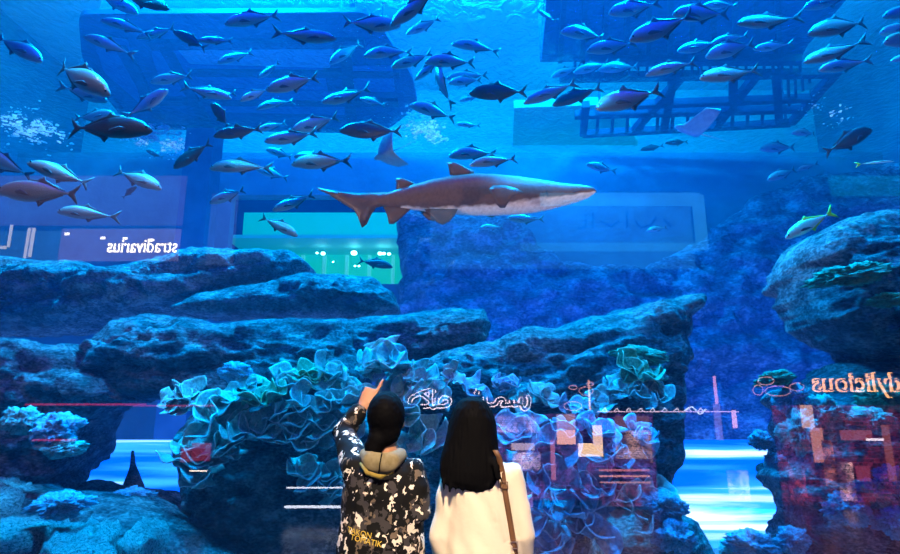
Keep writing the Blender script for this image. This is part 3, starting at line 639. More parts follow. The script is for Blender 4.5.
for i, f in enumerate(FISH):
    hx, hy, tx, ty = f[:4]; kind = f[5] if len(f) > 5 else 'silver'
    pl = math.hypot(hx - tx, hy - ty)
    Y = f[4] if len(f) > 4 else min(9.5, max(5.6, F * .66 / pl))
    r = random.Random(i * 13 + 5); yaw = r.uniform(-.22, .22) * pl * Y / F
    H = P(hx, hy, Y + yaw / 2); T_ = P(tx, ty, Y - yaw / 2)
    b = r.choice((-.35, -.12, .12, .35)); dp = r.choice((.9, 1.0, 1.12))
    if kind == 'dark': b = .12; dp = r.choice((1.0, 1.15))
    o = proto(kind, b, dp)
    X = (H - T_).normalized(); Zv = Vector((0, r.uniform(-.3, .1), 1)); Yv = Zv.cross(X).normalized(); Zv = X.cross(Yv)
    L_ = (H - T_).length
    o.matrix_world = Matrix.Translation((H + T_) / 2) @ Matrix((X, Yv, Zv)).transposed().to_4x4() @ Matrix.Diagonal((L_, L_, L_, 1))
    fishes.append(dict(o=o, x=(hx + tx) / 2, y=(hy + ty) / 2, kind=kind, left=hx < tx, pl=pl))
def fzone(x, y):
    if x < 230 and y > 160: return 'low at the left above the rocks'
    if y > 240: return 'in front of the green gallery'
    if x < 125 and y < 100: return 'left of the rounded frame'
    if x < 245 and y < 65: return 'on the upper left of the rounded frame'
    if x < 245 and y < 115: return 'on the middle left of the rounded frame'
    if x < 245: return 'under the left half of the rounded frame'
    if x < 445 and y < 52: return 'on the upper right of the rounded frame'
    if x < 445 and y < 88: return 'by the right edge of the rounded frame'
    if x < 465 and y < 118: return 'on the lower right of the rounded frame'
    if x < 445: return 'above the shark tail' if y < 185 else 'below the shark tail'
    if x < 545 and y < 140: return 'between the two hanging frames'
    if y > 135 and x < 640: return 'close around the shark'
    if y > 120: return 'in open water right of the shark'
    if y < 30: return 'in the top row over the catwalk'
    if x > 872: return 'cut by the right frame edge'
    if y < 56: return 'in the second row over the catwalk'
    return 'in the lower row over the catwalk'
label_rows([dict(o=f['o'], x=f['x'], y=f['y'], zone=fzone(f['x'], f['y']), noun=('dark' if f['kind'] == 'dark' else 'silver') + ' trevally facing ' + ('left' if f['left'] else 'right'), group='trevally school ' + fzone(f['x'], f['y'])) for f in fishes], '', 'fish')
big = fishes[14]['o']; big['label'] = 'largest dark trevally, facing right above the pale gallery signs at upper left'; 
# yellow-tailed fish and slim fish
def place(o, h, t, Y):
    H = P(*h, Y); T_ = P(*t, Y + .05); X = (H - T_).normalized(); Zv = Vector((0, 0, 1)); Yv = Zv.cross(X).normalized(); Zv = X.cross(Yv); L_ = (H - T_).length
    o.matrix_world = Matrix.Translation((H + T_) / 2) @ Matrix((X, Yv, Zv)).transposed().to_4x4() @ Matrix.Diagonal((L_, L_, L_, 1))
o = make_fish('yellow', .12, .85); o.name = 'yellowtail_fish'; place(o, (785, 238), (832, 212), 6.0); tag(o, 'pale yellow fish with bright yellow tail diving beside the boulder', 'fish')
o = make_fish('yellow', .12, .6, True); o.name = 'slender_fish'; place(o, (894, 161), (856, 164), 8); tag(o, 'thin pale yellow fish near the right edge above the boulder', 'fish')

# ------------------------------------------------------------------ rays
def make_ray(px, py, w, Y, rot, label):
    root = empty('eagle_ray', P(px, py, Y)); bm = bmesh.new(); nu, nv = 24, 12; top = {}
    for s in (1, -1):
        for i in range(nu + 1):
            u = -1 + 2 * i / nu; a = abs(u)
            lead = .34 - .42 * a ** 1.5; trail = -.3 - .12 * a + (.0 if a < .9 else .0)
            if a > .98: lead = trail + .02
            for j in range(nv + 1):
                v = j / nv; x = lead + (trail - lead) * v
                th = (.075 * math.exp(-(u * 3.2) ** 2) + .022 * (1 - a)) * math.sin(math.pi * min(1, v * 1.02)) ** .6 if 0 < v < 1 else 0
                z = s * max(0, th) + .42 * a ** 1.7 - .05 * v * a
                if s == -1 and (v in (0, 1) or a == 1): top[(s, i, j)] = top[(1, i, j)]
                else: top[(s, i, j)] = bm.verts.new((x, u * .62, z))
        for i in range(nu):
            for j in range(nv):
                q = []
                for c in ((i, j), (i + 1, j), (i + 1, j + 1), (i, j + 1)):
                    vv = top[(s, *c)]
                    if vv not in q: q.append(vv)
                if len(q) > 2:
                    try: bm.faces.new(q)
                    except ValueError: pass
    bm2 = bmesh.new(); tube(bm2, [(-.28, 0, .0), (-.7, 0, .03), (-1.2, .03, .02)], [.02, .012, .004], 8)
    obj('body', bm, M['ray_skin'], root); obj('tail', bm2, M['ray_skin'], root)
    bm3 = bmesh.new(); tube(bm3, [(.46, 0, 0), (.42, 0, 0), (.3, 0, .01), (.15, 0, .01)], [(.02, .015), (.07, .035), (.11, .06), (.12, .06)], 14, (0, 1, 0)); obj('head', bm3, M['ray_skin'], root)
    s = w * Y / F; root.scale = (s, s, s); root.rotation_euler = rot
    tag(root, label, 'ray'); return root
make_ray(386, 154, 34, 7.5, (R(52), R(8), R(150)), 'dark eagle ray with one wing raised, above the shark tail')
make_ray(691, 131, 42, 10, (R(4), R(-12), R(192)), 'pale eagle ray gliding just below the catwalk')

# ------------------------------------------------------------------ shark
SY = 5.7
def sp(px, py, dy=0): return P(px, py, SY + dy)
sk = empty('sand_tiger_shark', sp(470, 192)); so = sk.location
def shark_mat():
    m, nt, N, L = mat('shark_skin')
    o = N.new('ShaderNodeOutputMaterial'); b = N.new('ShaderNodeBsdfPrincipled'); L.new(b.outputs[0], o.inputs[0]); b.inputs['Roughness'].default_value = .5
    at = N.new('ShaderNodeAttribute'); at.attribute_name = 'belly'
    tc = N.new('ShaderNodeTexCoord'); n = N.new('ShaderNodeTexNoise'); n.inputs['Scale'].default_value = 9; n.inputs['Detail'].default_value = 6; L.new(tc.outputs['Object'], n.inputs['Vector'])
    a = N.new('ShaderNodeMath'); a.operation = 'MULTIPLY_ADD'; a.inputs[1].default_value = .22; L.new(n.outputs['Fac'], a.inputs[0]); L.new(at.outputs['Fac'], a.inputs[2])
    r = N.new('ShaderNodeValToRGB'); e = r.color_ramp.elements; e[0].position = .90; e[0].color = (.15, .085, .06, 1); e[1].position = .97; e[1].color = (.85, .82, .8, 1)
    L.new(a.outputs[0], r.inputs[0])
    n2 = N.new('ShaderNodeTexNoise'); n2.inputs['Scale'].default_value = 30; n2.inputs['Detail'].default_value = 4; L.new(tc.outputs['Object'], n2.inputs['Vector'])
    r2 = N.new('ShaderNodeValToRGB'); r2.color_ramp.elements[0].color = (.55, .5, .5, 1); r2.color_ramp.elements[0].position = .3; r2.color_ramp.elements[1].position = .6; L.new(n2.outputs['Fac'], r2.inputs[0])
    mx = N.new('ShaderNodeMixRGB'); mx.blend_type = 'MULTIPLY'; mx.inputs[0].default_value = .6; L.new(r.outputs[0], mx.inputs[1]); L.new(r2.outputs[0], mx.inputs[2]); L.new(mx.outputs[0], b.inputs['Base Color'])
    bp = N.new('ShaderNodeBump'); bp.inputs['Strength'].default_value = .3; bp.inputs['Distance'].default_value = .01; L.new(n2.outputs['Fac'], bp.inputs['Height']); L.new(bp.outputs[0], b.inputs['Normal'])
    return m
skm = shark_mat(); finb = principled('shark_fin_skin', (.09, .055, .045), .5, noise_scale=8, col2=(.14, .085, .065))
prof = [(597, 188.5, 190.5), (594, 185.5, 193), (588, 183.5, 197), (578, 182, 200.5), (565, 180.5, 204), (550, 177.5, 208), (535, 174.5, 211), (515, 171.5, 213), (495, 169.5, 214), (475, 169, 214), (455, 171, 213), (435, 175, 211), (415, 181, 209), (400, 186, 208), (388, 190.5, 206.5), (378, 193.5, 205.5), (370, 194.5, 206), (362, 194.5, 207), (350, 193, 204), (338, 191.5, 199)]
bm = bmesh.new(); lay = bm.verts.layers.float.new('belly'); rings = []; ns = 24; N2 = 70
for i in range(N2):
    t = i / (N2 - 1) * (len(prof) - 1); k = min(int(t), len(prof) - 2); f = t - k
    f2 = f * f * (3 - 2 * f) * .3 + f * .7
    x, a, b_ = [prof[k][q] + (prof[k + 1][q] - prof[k][q]) * (f if q == 0 else f2) for q in range(3)]
    c = sp(x, (a + b_) / 2); hh = (b_ - a) / 2 * SY / F * 1.02
    wd = hh * lerp(-x, [-598, -575, -540, -480, -420, -380, -350, -330], [1.25, 1.15, .95, .9, .85, .75, .3, .12])
    side = .18 * math.sin((x - 340) / 260 * 2.6)      # gentle swimming bend
    row = []
    for q in range(ns):
        an = 2 * math.pi * q / ns; z = math.sin(an); 
        v = bm.verts.new(c - so + Vector((0, side * .5 + wd * math.cos(an), hh * z))); v[lay] = (-z) * .5 + .5 + .12 * min(1, max(-1, (x - 500) / 60)) - .3 * (x < 400); row.append(v)
    rings.append(row)
for a, b_ in zip(rings, rings[1:]):
    for q in range(ns): bm.faces.new((a[q], a[(q + 1) % ns], b_[(q + 1) % ns], b_[q]))
bm.faces.new(rings[0]); bm.faces.new(rings[-1][::-1])
obj('body', bm, skm, sk)
def sfin(name, pts, dy=0.0, th=.04, n=(0, 1, 0), m=finb):
    bm = bmesh.new(); solid(bm, [sp(p[0], p[1], dy + (p[2] if len(p) > 2 else 0)) - so for p in pts], n, th); return obj(name, bm, m, sk)
sd = lambda x: .09 * math.sin((x - 340) / 260 * 2.6)
sfin('dorsal_fin', [(450, 175), (448.5, 167), (447, 162.5), (453, 161.5), (460, 164), (467, 168), (474, 171), (474, 178)], sd(460))
sfin('second_dorsal_fin', [(396, 190), (396.5, 183), (395.5, 178.5), (401, 177.5), (409, 180.5), (417, 184), (414, 189)], sd(405))
sfin('caudal_fin', [(386, 192), (360, 193), (340, 191.5), (317, 187.5), (318, 189.5), (325, 191), (331, 196), (345, 205), (354, 210), (359, 219), (362, 228), (367, 224), (371, 215), (376, 208), (386, 205)], sd(360), .06)
sfin('anal_fin', [(382, 204), (387, 215), (389, 224), (394, 224), (401, 218), (411, 209), (404, 204)], sd(395))
sfin('pelvic_fin', [(424, 209), (430, 216), (438, 223), (443, 225), (450, 221), (455, 215), (458, 209)], sd(440) - .08, .03)
sfin('pelvic_fin', [(418, 208), (422, 214), (428, 220), (434, 221), (442, 215), (446, 208)], sd(440) + .1, .03)
sfin('pectoral_fin', [(489, 189, .0), (493, 185.5, .0), (505, 185, .0), (516, 188, .0), (524, 192, .02), (514, 196, 0), (508, 203, .01), (505, 208, .02), (500, 208, .02), (496, 204, .01), (493, 197, 0)], -.26, .035, (0, 1, .2))
sfin('pectoral_fin', [(489, 205, 0), (500, 203, 0), (512, 208, .05), (500, 213, .22), (492, 218, .3), (486, 216, .3)], .15, .035, (0, 1, .2))
gillm = principled('gill_slit', (.04, .02, .02), .6)
for k, x in enumerate((529, 533.5, 538, 542.5, 547)):
    bm = bmesh.new(); hw = lerp(-x, [-560, -500], [.125, .155]); yy = sd(x)
    tube(bm, [sp(x + 1.5, 183.5, yy - .112) - so, sp(x, 187.5, yy - .138) - so, sp(x - .2, 192, yy - .152) - so, sp(x + 1.2, 197, yy - .142) - so], [.002, .006, .006, .002], 6); obj('gill_slit', bm, gillm, sk)
bm = bmesh.new(); bmesh.ops.create_uvsphere(bm, u_segments=10, v_segments=8, radius=.014); bmesh.ops.translate(bm, vec=sp(573, 187, sd(573) - .085) - so, verts=bm.verts[:]); obj('eye', bm, M['eye'], sk)
bm = bmesh.new(); tube(bm, [sp(586, 192, sd(586) - .06) - so, sp(580, 191, sd(580) - .092) - so, sp(574, 192, sd(574) - .103) - so, sp(569, 194.5, sd(569) - .102) - so], [.004, .01, .009, .003], 8); obj('mouth', bm, gillm, sk)
for x, y in ((528, 201), (533, 199), (539, 200), (545, 198)):
    bm = bmesh.new(); bmesh.ops.create_uvsphere(bm, u_segments=8, v_segments=6, radius=.012); bmesh.ops.transform(bm, matrix=Matrix.Translation(sp(x, y, sd(x) - .125) - so) @ Matrix.Diagonal((1, .3, .6, 1)), verts=bm.verts[:]); obj('scar', bm, gillm, sk)
tag(sk, 'brown sand tiger shark with white belly swimming right across the middle', 'shark')
# ------------------------------------------------------------------ people
skin = principled('skin', (.42, .2, .11), .55); hairm = principled('black_hair', (.002, .002, .003), .75, spec=.06)
denim = principled('dark_trousers', (.015, .016, .022), .8); shoe = principled('black_shoe', (.02, .02, .02), .5)
def jacket_mat():
    m, nt, N, L = mat('blotch_print_jacket')
    o = N.new('ShaderNodeOutputMaterial'); b = N.new('ShaderNodeBsdfPrincipled'); L.new(b.outputs[0], o.inputs[0]); b.inputs['Roughness'].default_value = .8; b.inputs['Specular IOR Level'].default_value = .15
    tc = N.new('ShaderNodeTexCoord'); n = N.new('ShaderNodeTexNoise'); n.inputs['Scale'].default_value = 22; n.inputs['Detail'].default_value = 2; L.new(tc.outputs['Object'], n.inputs['Vector'])
    mv = N.new('ShaderNodeMixRGB'); mv.blend_type = 'LINEAR_LIGHT'; mv.inputs[0].default_value = .06; L.new(tc.outputs['Object'], mv.inputs[1]); L.new(n.outputs['Color'], mv.inputs[2])
    def layer(scale, thr, col, prev, off):
        mp = N.new('ShaderNodeMapping'); mp.inputs['Location'].default_value = off; mp.inputs['Rotation'].default_value = (0, .5, .3); mp.inputs['Scale'].default_value = (1.3, 1, .8); L.new(mv.outputs[0], mp.inputs[0])
        v = N.new('ShaderNodeTexVoronoi'); v.inputs['Scale'].default_value = scale; L.new(mp.outputs[0], v.inputs['Vector'])
        s = N.new('ShaderNodeSeparateColor'); L.new(v.outputs['Color'], s.inputs[0])
        g = N.new('ShaderNodeMath'); g.operation = 'GREATER_THAN'; g.inputs[1].default_value = thr; L.new(s.outputs[0], g.inputs[0])
        mx = N.new('ShaderNodeMixRGB'); mx.inputs[2].default_value = (*col, 1); L.new(g.outputs[0], mx.inputs[0])
        if prev is None: mx.inputs[1].default_value = (.006, .006, .007, 1)
        else: L.new(prev.outputs[0], mx.inputs[1])
        return mx
    a = layer(26, .76, (.05, .045, .05), None, (0, 0, 0)); a = layer(30, .9, (.16, .12, .09), a, (3, 1, 2)); a = layer(34, .86, (.85, .76, .66), a, (5, 7, 1))
    L.new(a.outputs[0], b.inputs['Base Color']); return m
jm = jacket_mat(); khaki = principled('khaki_hood_lining', (.2, .155, .07), .8, noise_scale=30, col2=(.28, .23, .13))
cream = principled('cream_blouse', (.85, .74, .6), .7, bump=.15, bump_scale=7); strapm = principled('brown_leather', (.17, .08, .035), .5); metal = principled('brass_buckle', (.7, .6, .4), .3, 1)
def ell(bm, c, r, rot=None, seg=20):
    q = bmesh.ops.create_uvsphere(bm, u_segments=seg, v_segments=seg // 2 + 4, radius=1)
    bmesh.ops.transform(bm, matrix=Matrix.Translation(c) @ (rot.to_matrix().to_4x4() if rot else Matrix()) @ Matrix.Diagonal((*r, 1)), verts=q['verts'])
def hand(bm, w, f, up, side, point=False, k_=1.0):
    b0 = len(bm.verts); _hand(bm, w, f, up, side, point)
    bm.verts.ensure_lookup_table()
    for v in bm.verts[b0:]: v.co = Vector(w) + (v.co - Vector(w)) * k_
def _hand(bm, w, f, up, side, point=False):
    """palm from the wrist w along f; thumb leaves on the side given; fingers curl unless pointing"""
    w = Vector(w); f = Vector(f).normalized(); side = Vector(side); side = (side - f * side.dot(f)).normalized(); n = f.cross(side).normalized()
    if n.dot(Vector(up)) < 0: n = -n
    tube(bm, [w - f * .03, w + f * .02, w + f * .055, w + f * .085], [(.022, .017), (.034, .016), (.038, .015), (.036, .012)], 12, side)
    for k, (o, L_, r) in enumerate(((.028, .072, .0085), (.010, .08, .0088), (-.009, .074, .0084), (-.027, .058, .0075))):
        b = w + f * .08 + side * o; cu = .12 if (point and k == 0) else (1.9 if point else .55)
        pts = [b - f * .02, b]; d = f.copy(); ang = 0; p = b.copy()
        for q in (.45, .3, .25):
            ang += cu * (.75 if q == .45 else .6); d = f * math.cos(ang) - n * math.sin(ang); p = p + d * L_ * q; pts.append(p.copy())
        tube(bm, pts, [r, r * 1.05, r, r * .92, r * .7], 8, side)
    b = w + f * .025 + side * .028; t = (f * .7 + side * .65 - n * .3).normalized()
    tube(bm, [b - t * .02, b, b + t * .03, b + t * .05 - side * (.012 if point else 0) - n * .008, b + t * .065 - side * (.028 if point else 0) - n * .016], [.012, .0125, .011, .0095, .007], 8, n)
def head(bm, c, s=1.0, tilt=0, turn=0):
    rot = Euler((tilt, 0, turn)); m3 = rot.to_matrix(); T = lambda v: Vector(c) + m3 @ (Vector(v) * s)
    ell(bm, T((0, 0, .02)), (.077 * s, .097 * s, .105 * s), rot); ell(bm, T((0, .022, -.045)), (.058 * s, .07 * s, .075 * s), rot)
    ell(bm, T((0, .098, -.015)), (.012 * s, .02 * s, .026 * s), rot, 10)
    for q in (1, -1):
        ell(bm, T((q * .078, -.005, -.008)), (.011 * s, .02 * s, .033 * s), rot, 10)
        ell(bm, T((q * .03, .088, .012)), (.014 * s, .008 * s, .009 * s), rot, 8)
    ell(bm, T((0, .09, -.06)), (.024 * s, .009 * s, .009 * s), rot, 8)
    return T
def legs(bm, x, y, zp, r=1.0):
    for s in (1, -1):
        tube(bm, [(x + s * .06, y, zp + .05), (x + s * .085, y, zp - .08), (x + s * .085, y + .01, zp * .55), (x + s * .085, y - .005, zp * .32), (x + s * .085, y - .01, .09)], [(.1 * r, .11 * r), (.088 * r, .09 * r), (.058 * r, .062 * r), (.052 * r, .058 * r), (.036, .04)], 14)
        tube(bm, [(x + s * .085, y - .055, .04), (x + s * .085, y, .045), (x + s * .09, y + .08, .035), (x + s * .092, y + .15, .022)], [(.03, .034), (.035, .04), (.042, .026), (.03, .016)], 10)
def trousers(name, x, y, z, parent, o, r=1.0):
    bm = bmesh.new()
    tube(bm, [(x, y, z + .16), (x, y, z), (x, y, z - .1)], [(.15, .11), (.165, .12), (.12, .1)], 20)
    for s in (1, -1): tube(bm, [(x + s * .06, y, z), (x + s * .085, y, z - .14), (x + s * .085, y + .01, z * .5), (x + s * .085, y - .005, .12)], [(.1, .12), (.1, .105), (.075, .078), (.07, .075)], 16)
    bmesh.ops.translate(bm, vec=-o, verts=bm.verts[:]); baked(name, bm, denim, parent, .014)
    for s in (1, -1):
        bm = bmesh.new(); tube(bm, [Vector((x + s * .085, y - .08, .045)) - o, Vector((x + s * .085, y, .055)) - o, Vector((x + s * .09, y + .09, .045)) - o, Vector((x + s * .093, y + .175, .03)) - o], [(.035, .042), (.045, .05), (.05, .04), (.035, .024)], 12); obj('shoe', bm, shoe, parent)

# --- the pointing person
YP = 3.0; x0 = P(383, 500, YP).x
pA = empty('person', (x0, YP, 0)); oA = pA.location.copy()
shL = P(356, 469, 3.03); elL = P(344, 432, 3.26); wrL = P(364, 405, 3.30); tip = P(379, 374, 3.36)
shR = P(414, 471, 3.03); elR = P(417, 510, 2.97); wrR = P(402, 512, 3.22)
hc = P(387, 420, 3.02); nb = P(387, 452, 3.01)
bm = bmesh.new()
TA = head(bm, hc - oA, 1.0, R(12), R(-6))
tube(bm, [hc + Vector((0, -.01, -.06)) - oA, nb + Vector((0, 0, .02)) - oA, nb + Vector((0, 0, -.06)) - oA], [(.05, .055), (.052, .055), (.08, .07)], 14)
def torso(bm, x, y, zs, o): tube(bm, [Vector((x, y, z)) - o for z, a, b in zs], [(a, b) for z, a, b in zs], 24)
torso(bm, x0, YP + .02, [(.74, .14, .1), (.86, .155, .11), (.98, .125, .095), (1.1, .14, .1), (1.2, .14, .09), (1.26, .07, .06)], oA)
for a, b, c, r in ((shL, elL, wrL, 1), (shR, elR, wrR, 1)):
    tube(bm, [Vector((x0 + (.05 if a is shR else -.05), YP, 1.2)) - oA, a - oA, (a + b) / 2 - oA, b - oA, (b + c) / 2 - oA, c - oA], [.05, .05, .043, .038, .034, .024], 12, (0, 1, 0))
f = (tip - wrL); hand(bm, wrL - oA, f, (-.3, -1, 0), (1, 0, .1), True, 1.18)
hand(bm, wrR - oA, wrR - elR, (0, 0, 1), (-1, 0, 0))
legs(bm, x0 - oA.x, YP + .02 - oA.y, .80)
baked('body', bm, skin, pA, .0062, 2)
bm = bmesh.new()
torso(bm, x0 - .005, YP + .02, [(.66, .205, .15), (.78, .21, .155), (.9, .2, .15), (1.02, .195, .14), (1.12, .19, .135), (1.19, .175, .115), (1.235, .12, .085), (1.27, .07, .062)], oA)
tube(bm, [Vector((x0 - .06, YP + .02, 1.17)) - oA, shL - oA, shL.lerp(elL, .5) - oA, elL - oA, elL.lerp(wrL, .5) - oA, elL.lerp(wrL, .88) - oA], [.085, .078, .068, .064, .052, .042], 16, (0, 1, 0))
tube(bm, [Vector((x0 + .06, YP + .02, 1.16)) - oA, shR - oA, shR.lerp(elR, .5) - oA, elR - oA, elR.lerp(wrR, .5) - oA, elR.lerp(wrR, .85) - oA], [.085, .078, .072, .07, .058, .045], 16, (0, 1, 0))
jk = baked('jacket', bm, jm, pA, .012, 4, lambda c, n: n * (.012 * noise.fractal(Vector((c.x * 5, c.y * 5, c.z * 3)), 1, 2, 3) + .006 * noise.noise(c * 22)))
jk['label'] = 'black hooded jacket printed with white, grey and brown blotches'
bm = bmesh.new()
hp = [Vector((-.075, .03, 0)), Vector((-.088, -.03, -.012)), Vector((-.06, -.088, -.03)), Vector((0, -.112, -.042)), Vector((.06, -.088, -.03)), Vector((.088, -.03, -.012)), Vector((.075, .03, 0))]
hb = nb + Vector((-.015, 0, .0)) - oA
tube(bm, [hb + p for p in hp], [(.022, .02), (.034, .028), (.042, .034), (.045, .036), (.042, .034), (.034, .028), (.022, .02)], 12, (0, 0, 1))
ell(bm, hb + Vector((0, -.1, -.045)), (.085, .035, .05))
hd = baked('hood', bm, khaki, pA, .008, 3); hd['label'] = 'khaki lined hood folded down behind the neck'
bm = bmesh.new(); tube(bm, [hb + Vector((.004, -.128, .0)), hb + Vector((0, -.152, -.035)), hb + Vector((-.006, -.142, -.085))], [.0028] * 3, 6); obj('seam', bm, hairm, hd)
must = principled('mustard_trim', (.28, .2, .03), .8)
bm = bmesh.new(); tube(bm, [hb + Vector((-.1, -.085, -.045)), hb + Vector((-.06, -.128, -.085)), hb + Vector((0, -.145, -.1)), hb + Vector((.06, -.13, -.085))], [.006, .011, .011, .005], 8); obj('hood_trim', bm, must, hd)
bm = bmesh.new()
ell(bm, TA((0, -.018, .028)), (.093, .108, .115), Euler((R(12), 0, R(-6)))); ell(bm, TA((0, -.055, -.035)), (.078, .062, .08))
ell(bm, TA((-.045, -.1, -.105)), (.045, .04, .05)); ell(bm, TA((-.03, -.085, -.075)), (.05, .05, .05)); 
baked('hair', bm, hairm, pA, .008, 3, lambda c, n: n * .003 * noise.noise(c * 60))
trousers('trousers', x0, YP + .02, .80, pA, oA)
yel = principled('yellow_print', (.7, .5, .06), .8)
from mathutils.bvhtree import BVHTree
def sheet_text(body, px, py, Y, size, ang, m, parent, name, o, host):
    c = bpy.data.curves.new(name, 'FONT'); c.body = body; c.size = size; c.extrude = .001; c.align_x = 'CENTER'
    t = bpy.data.objects.new(name, c); COL.objects.link(t); dg = bpy.context.evaluated_depsgraph_get(); me = bpy.data.meshes.new_from_object(t.evaluated_get(dg)); bpy.data.objects.remove(t)
    bv = BVHTree.FromObject(host, dg)
    mt = Matrix.Translation(P(px, py, Y) - o) @ Euler((R(90), R(ang), 0)).to_matrix().to_4x4()
    for v in me.vertices:
        w_ = mt @ v.co; h = bv.ray_cast(Vector((w_.x, w_.y - .4, w_.z)), Vector((0, 1, 0)))
        w_.y = (h[0].y - .002 - v.co.z) if h[0] else w_.y; v.co = w_
    me.materials.append(m); q = bpy.data.objects.new(name, me); return link(q, parent)
sheet_text('TAKON', 359, 535, 2.9, .034, 10, yel, jk, 'yellow_lettering', oA, jk)
sheet_text('TOMATIK', 366, 542.5, 2.9, .034, 10, yel, jk, 'yellow_lettering', oA, jk)
tag(pA, 'person with black hair in dark blotch printed hooded jacket, pointing up at the tank', 'person')

# --- the woman in white
x1 = P(481, 500, YP).x
pB = empty('person', (x1, YP + .03, 0)); oB = pB.location.copy(); yb = YP + .03
hc = P(473, 424, yb); nb = P(475, 455, yb)
bm = bmesh.new(); TB = head(bm, hc - oB, 1.0, R(10), R(4))
tube(bm, [hc + Vector((0, -.01, -.06)) - oB, nb + Vector((0, 0, .02)) - oB, nb + Vector((0, 0, -.06)) - oB], [(.047, .05), (.048, .05), (.075, .065)], 14)
torso(bm, x1, yb, [(.74, .145, .1), (.86, .155, .11), (.98, .115, .09), (1.1, .13, .095), (1.19, .14, .085), (1.25, .07, .06)], oB)
aL = [P(450, 476, yb), P(444, 535, yb), P(447, 590, yb + .08)]; aR = [P(511, 476, yb), P(521, 535, yb), P(517, 590, yb + .1)]
for a in (aL, aR):
    tube(bm, [Vector((x1, yb, 1.18)) - oB, a[0] - oB, a[0].lerp(a[1], .5) - oB, a[1] - oB, a[1].lerp(a[2], .5) - oB, a[2] - oB], [.05, .048, .042, .037, .033, .024], 12, (0, 1, 0))
    hand(bm, a[2] - oB, a[2] - a[1] + Vector((0, .03, 0)), (-1 if a is aL else 1, 0, 0), (0, 1, 0))
legs(bm, x1 - oB.x, yb - oB.y, .80)
baked('body', bm, skin, pB, .0065, 2)
bm = bmesh.new()
torso(bm, x1, yb, [(.70, .195, .14), (.8, .19, .14), (.92, .175, .13), (1.04, .17, .125), (1.14, .175, .12), (1.195, .165, .105), (1.23, .11, .08), (1.26, .06, .055)], oB)
for a in (aL, aR):
    tube(bm, [Vector((x1, yb, 1.16)) - oB, a[0] - oB, a[0].lerp(a[1], .5) - oB, a[1] - oB, a[1].lerp(a[2], .5) - oB, a[1].lerp(a[2], .8) - oB], [.07, .068, .062, .06, .054, .045], 16, (0, 1, 0))
bl = baked('blouse', bm, cream, pB, .011, 3, lambda c, n: n * (.02 * noise.noise(Vector((c.x * 7 + c.z * 4, c.y * 5, c.z * 3))) + .012 * noise.noise(Vector((c.x * 16 + c.z * 9, c.y * 9, c.z * 6))))); bl['label'] = 'loose cream white blouse'
bm = bmesh.new()
hz = [(397, 473, 10), (401, 473, 26), (409, 472.5, 38), (422, 472.5, 46), (436, 472, 49), (450, 471, 53), (462, 470, 57), (474, 469, 56), (484, 467, 50), (490, 466, 36)]
tube(bm, [P(cx_, py_, yb - lerp(py_, [396, 422, 450, 470, 490], [0, .0, .055, .085, .09])) - oB for py_, cx_, w_ in hz], [(w_ / 2 * .0050, b_) for (py_, cx_, w_), b_ in zip(hz, (.03, .075, .1, .116, .1, .075, .06, .05, .045, .03))], 40)
for k in range(26):
    a = rnd.uniform(-1, 1); sx = 467 + a * 24; top = P(sx + 1, 466, yb - .075); e = P(sx + rnd.uniform(-3, 3), rnd.uniform(486, 496), yb - .125)
    tube(bm, [top - oB, top.lerp(e, .6) + Vector((rnd.uniform(-.006, .006), -.006, 0)) - oB, e - oB], [.013, .011, .003], 6)
for sx, ex, ey in ((493, 499, 486), (495, 504, 488), (491, 496, 480)):
    tube(bm, [P(sx - 4, 450, yb - .08) - oB, P(sx + 3, 468, yb - .135) - oB, P(ex, ey, yb - .14) - oB], [.013, .008, .003], 6)
baked('hair', bm, hairm, pB, .0055, 3, lambda c, n: n * .003 * noise.noise(Vector((c.x * 90, c.y * 90, c.z * 5))))
trousers('trousers', x1, yb, .80, pB, oB)
tag(pB, 'woman with long straight black hair in a loose cream white blouse, seen from behind', 'person')

bg = empty('shoulder_bag', (P(517, 590, yb).x, yb - .1, .6)); og = bg.location.copy()
def onback(px, py, dflt):
    return P(px, py, dflt)
dg = bpy.context.evaluated_depsgraph_get(); dg.update(); bvB = BVHTree.FromObject(bl, dg)
def back_y(px, py):
    p = P(px, py, yb - .1) - oB; h = bvB.ray_cast(Vector((p.x, -1, p.z)), Vector((0, 1, 0))); return (h[0].y + oB.y - .008) if h[0] else yb - .12
sp_ = []
for px, py in ((495, 450), (499, 457), (502, 470), (504, 485), (506.5, 500), (509, 515), (511.5, 530), (514, 545), (516, 560), (518, 580), (519, 600)):
    y = back_y(px, py); sp_.append(P(px, py, y))
bm = bmesh.new()
for a, b in zip(sp_, sp_[1:]):
    pass
L0 = [bm.verts.new(p - og + Vector((-.013, 0, 0))) for p in sp_]; L1 = [bm.verts.new(p - og + Vector((.013, .002, 0))) for p in sp_]
for i in range(len(sp_) - 1): bm.faces.new((L0[i], L1[i], L1[i + 1], L0[i + 1]))
so_ = obj('strap', bm, strapm, bg); md = so_.modifiers.new('t', 'SOLIDIFY'); md.thickness = .006; md.offset = 0
for i, nm in ((3, 'buckle'), (7, 'strap_ring')):
    bm = bmesh.new(); c = sp_[i] - og + Vector((0, -.006, 0))
    for dx, dz, w_, h_ in ((-.016, 0, .004, .03), (.016, 0, .004, .03), (0, .014, .036, .004), (0, -.014, .036, .004)): box(bm, c + Vector((dx, 0, dz)), (w_, .005, h_))
    obj(nm, bm, strapm if i == 3 else metal, bg, False)
bm = bmesh.new(); box(bm, (0.02, -.03, -.06), (.24, .08, .17)); bmesh.ops.bevel(bm, geom=bm.edges[:], offset=.02, segments=3, affect='EDGES'); obj('pouch', bm, strapm, bg)
bm = bmesh.new(); box(bm, (0.02, -.072, -.03), (.23, .012, .1)); bmesh.ops.bevel(bm, geom=bm.edges[:], offset=.005, segments=2, affect='EDGES'); obj('flap', bm, strapm, bg)
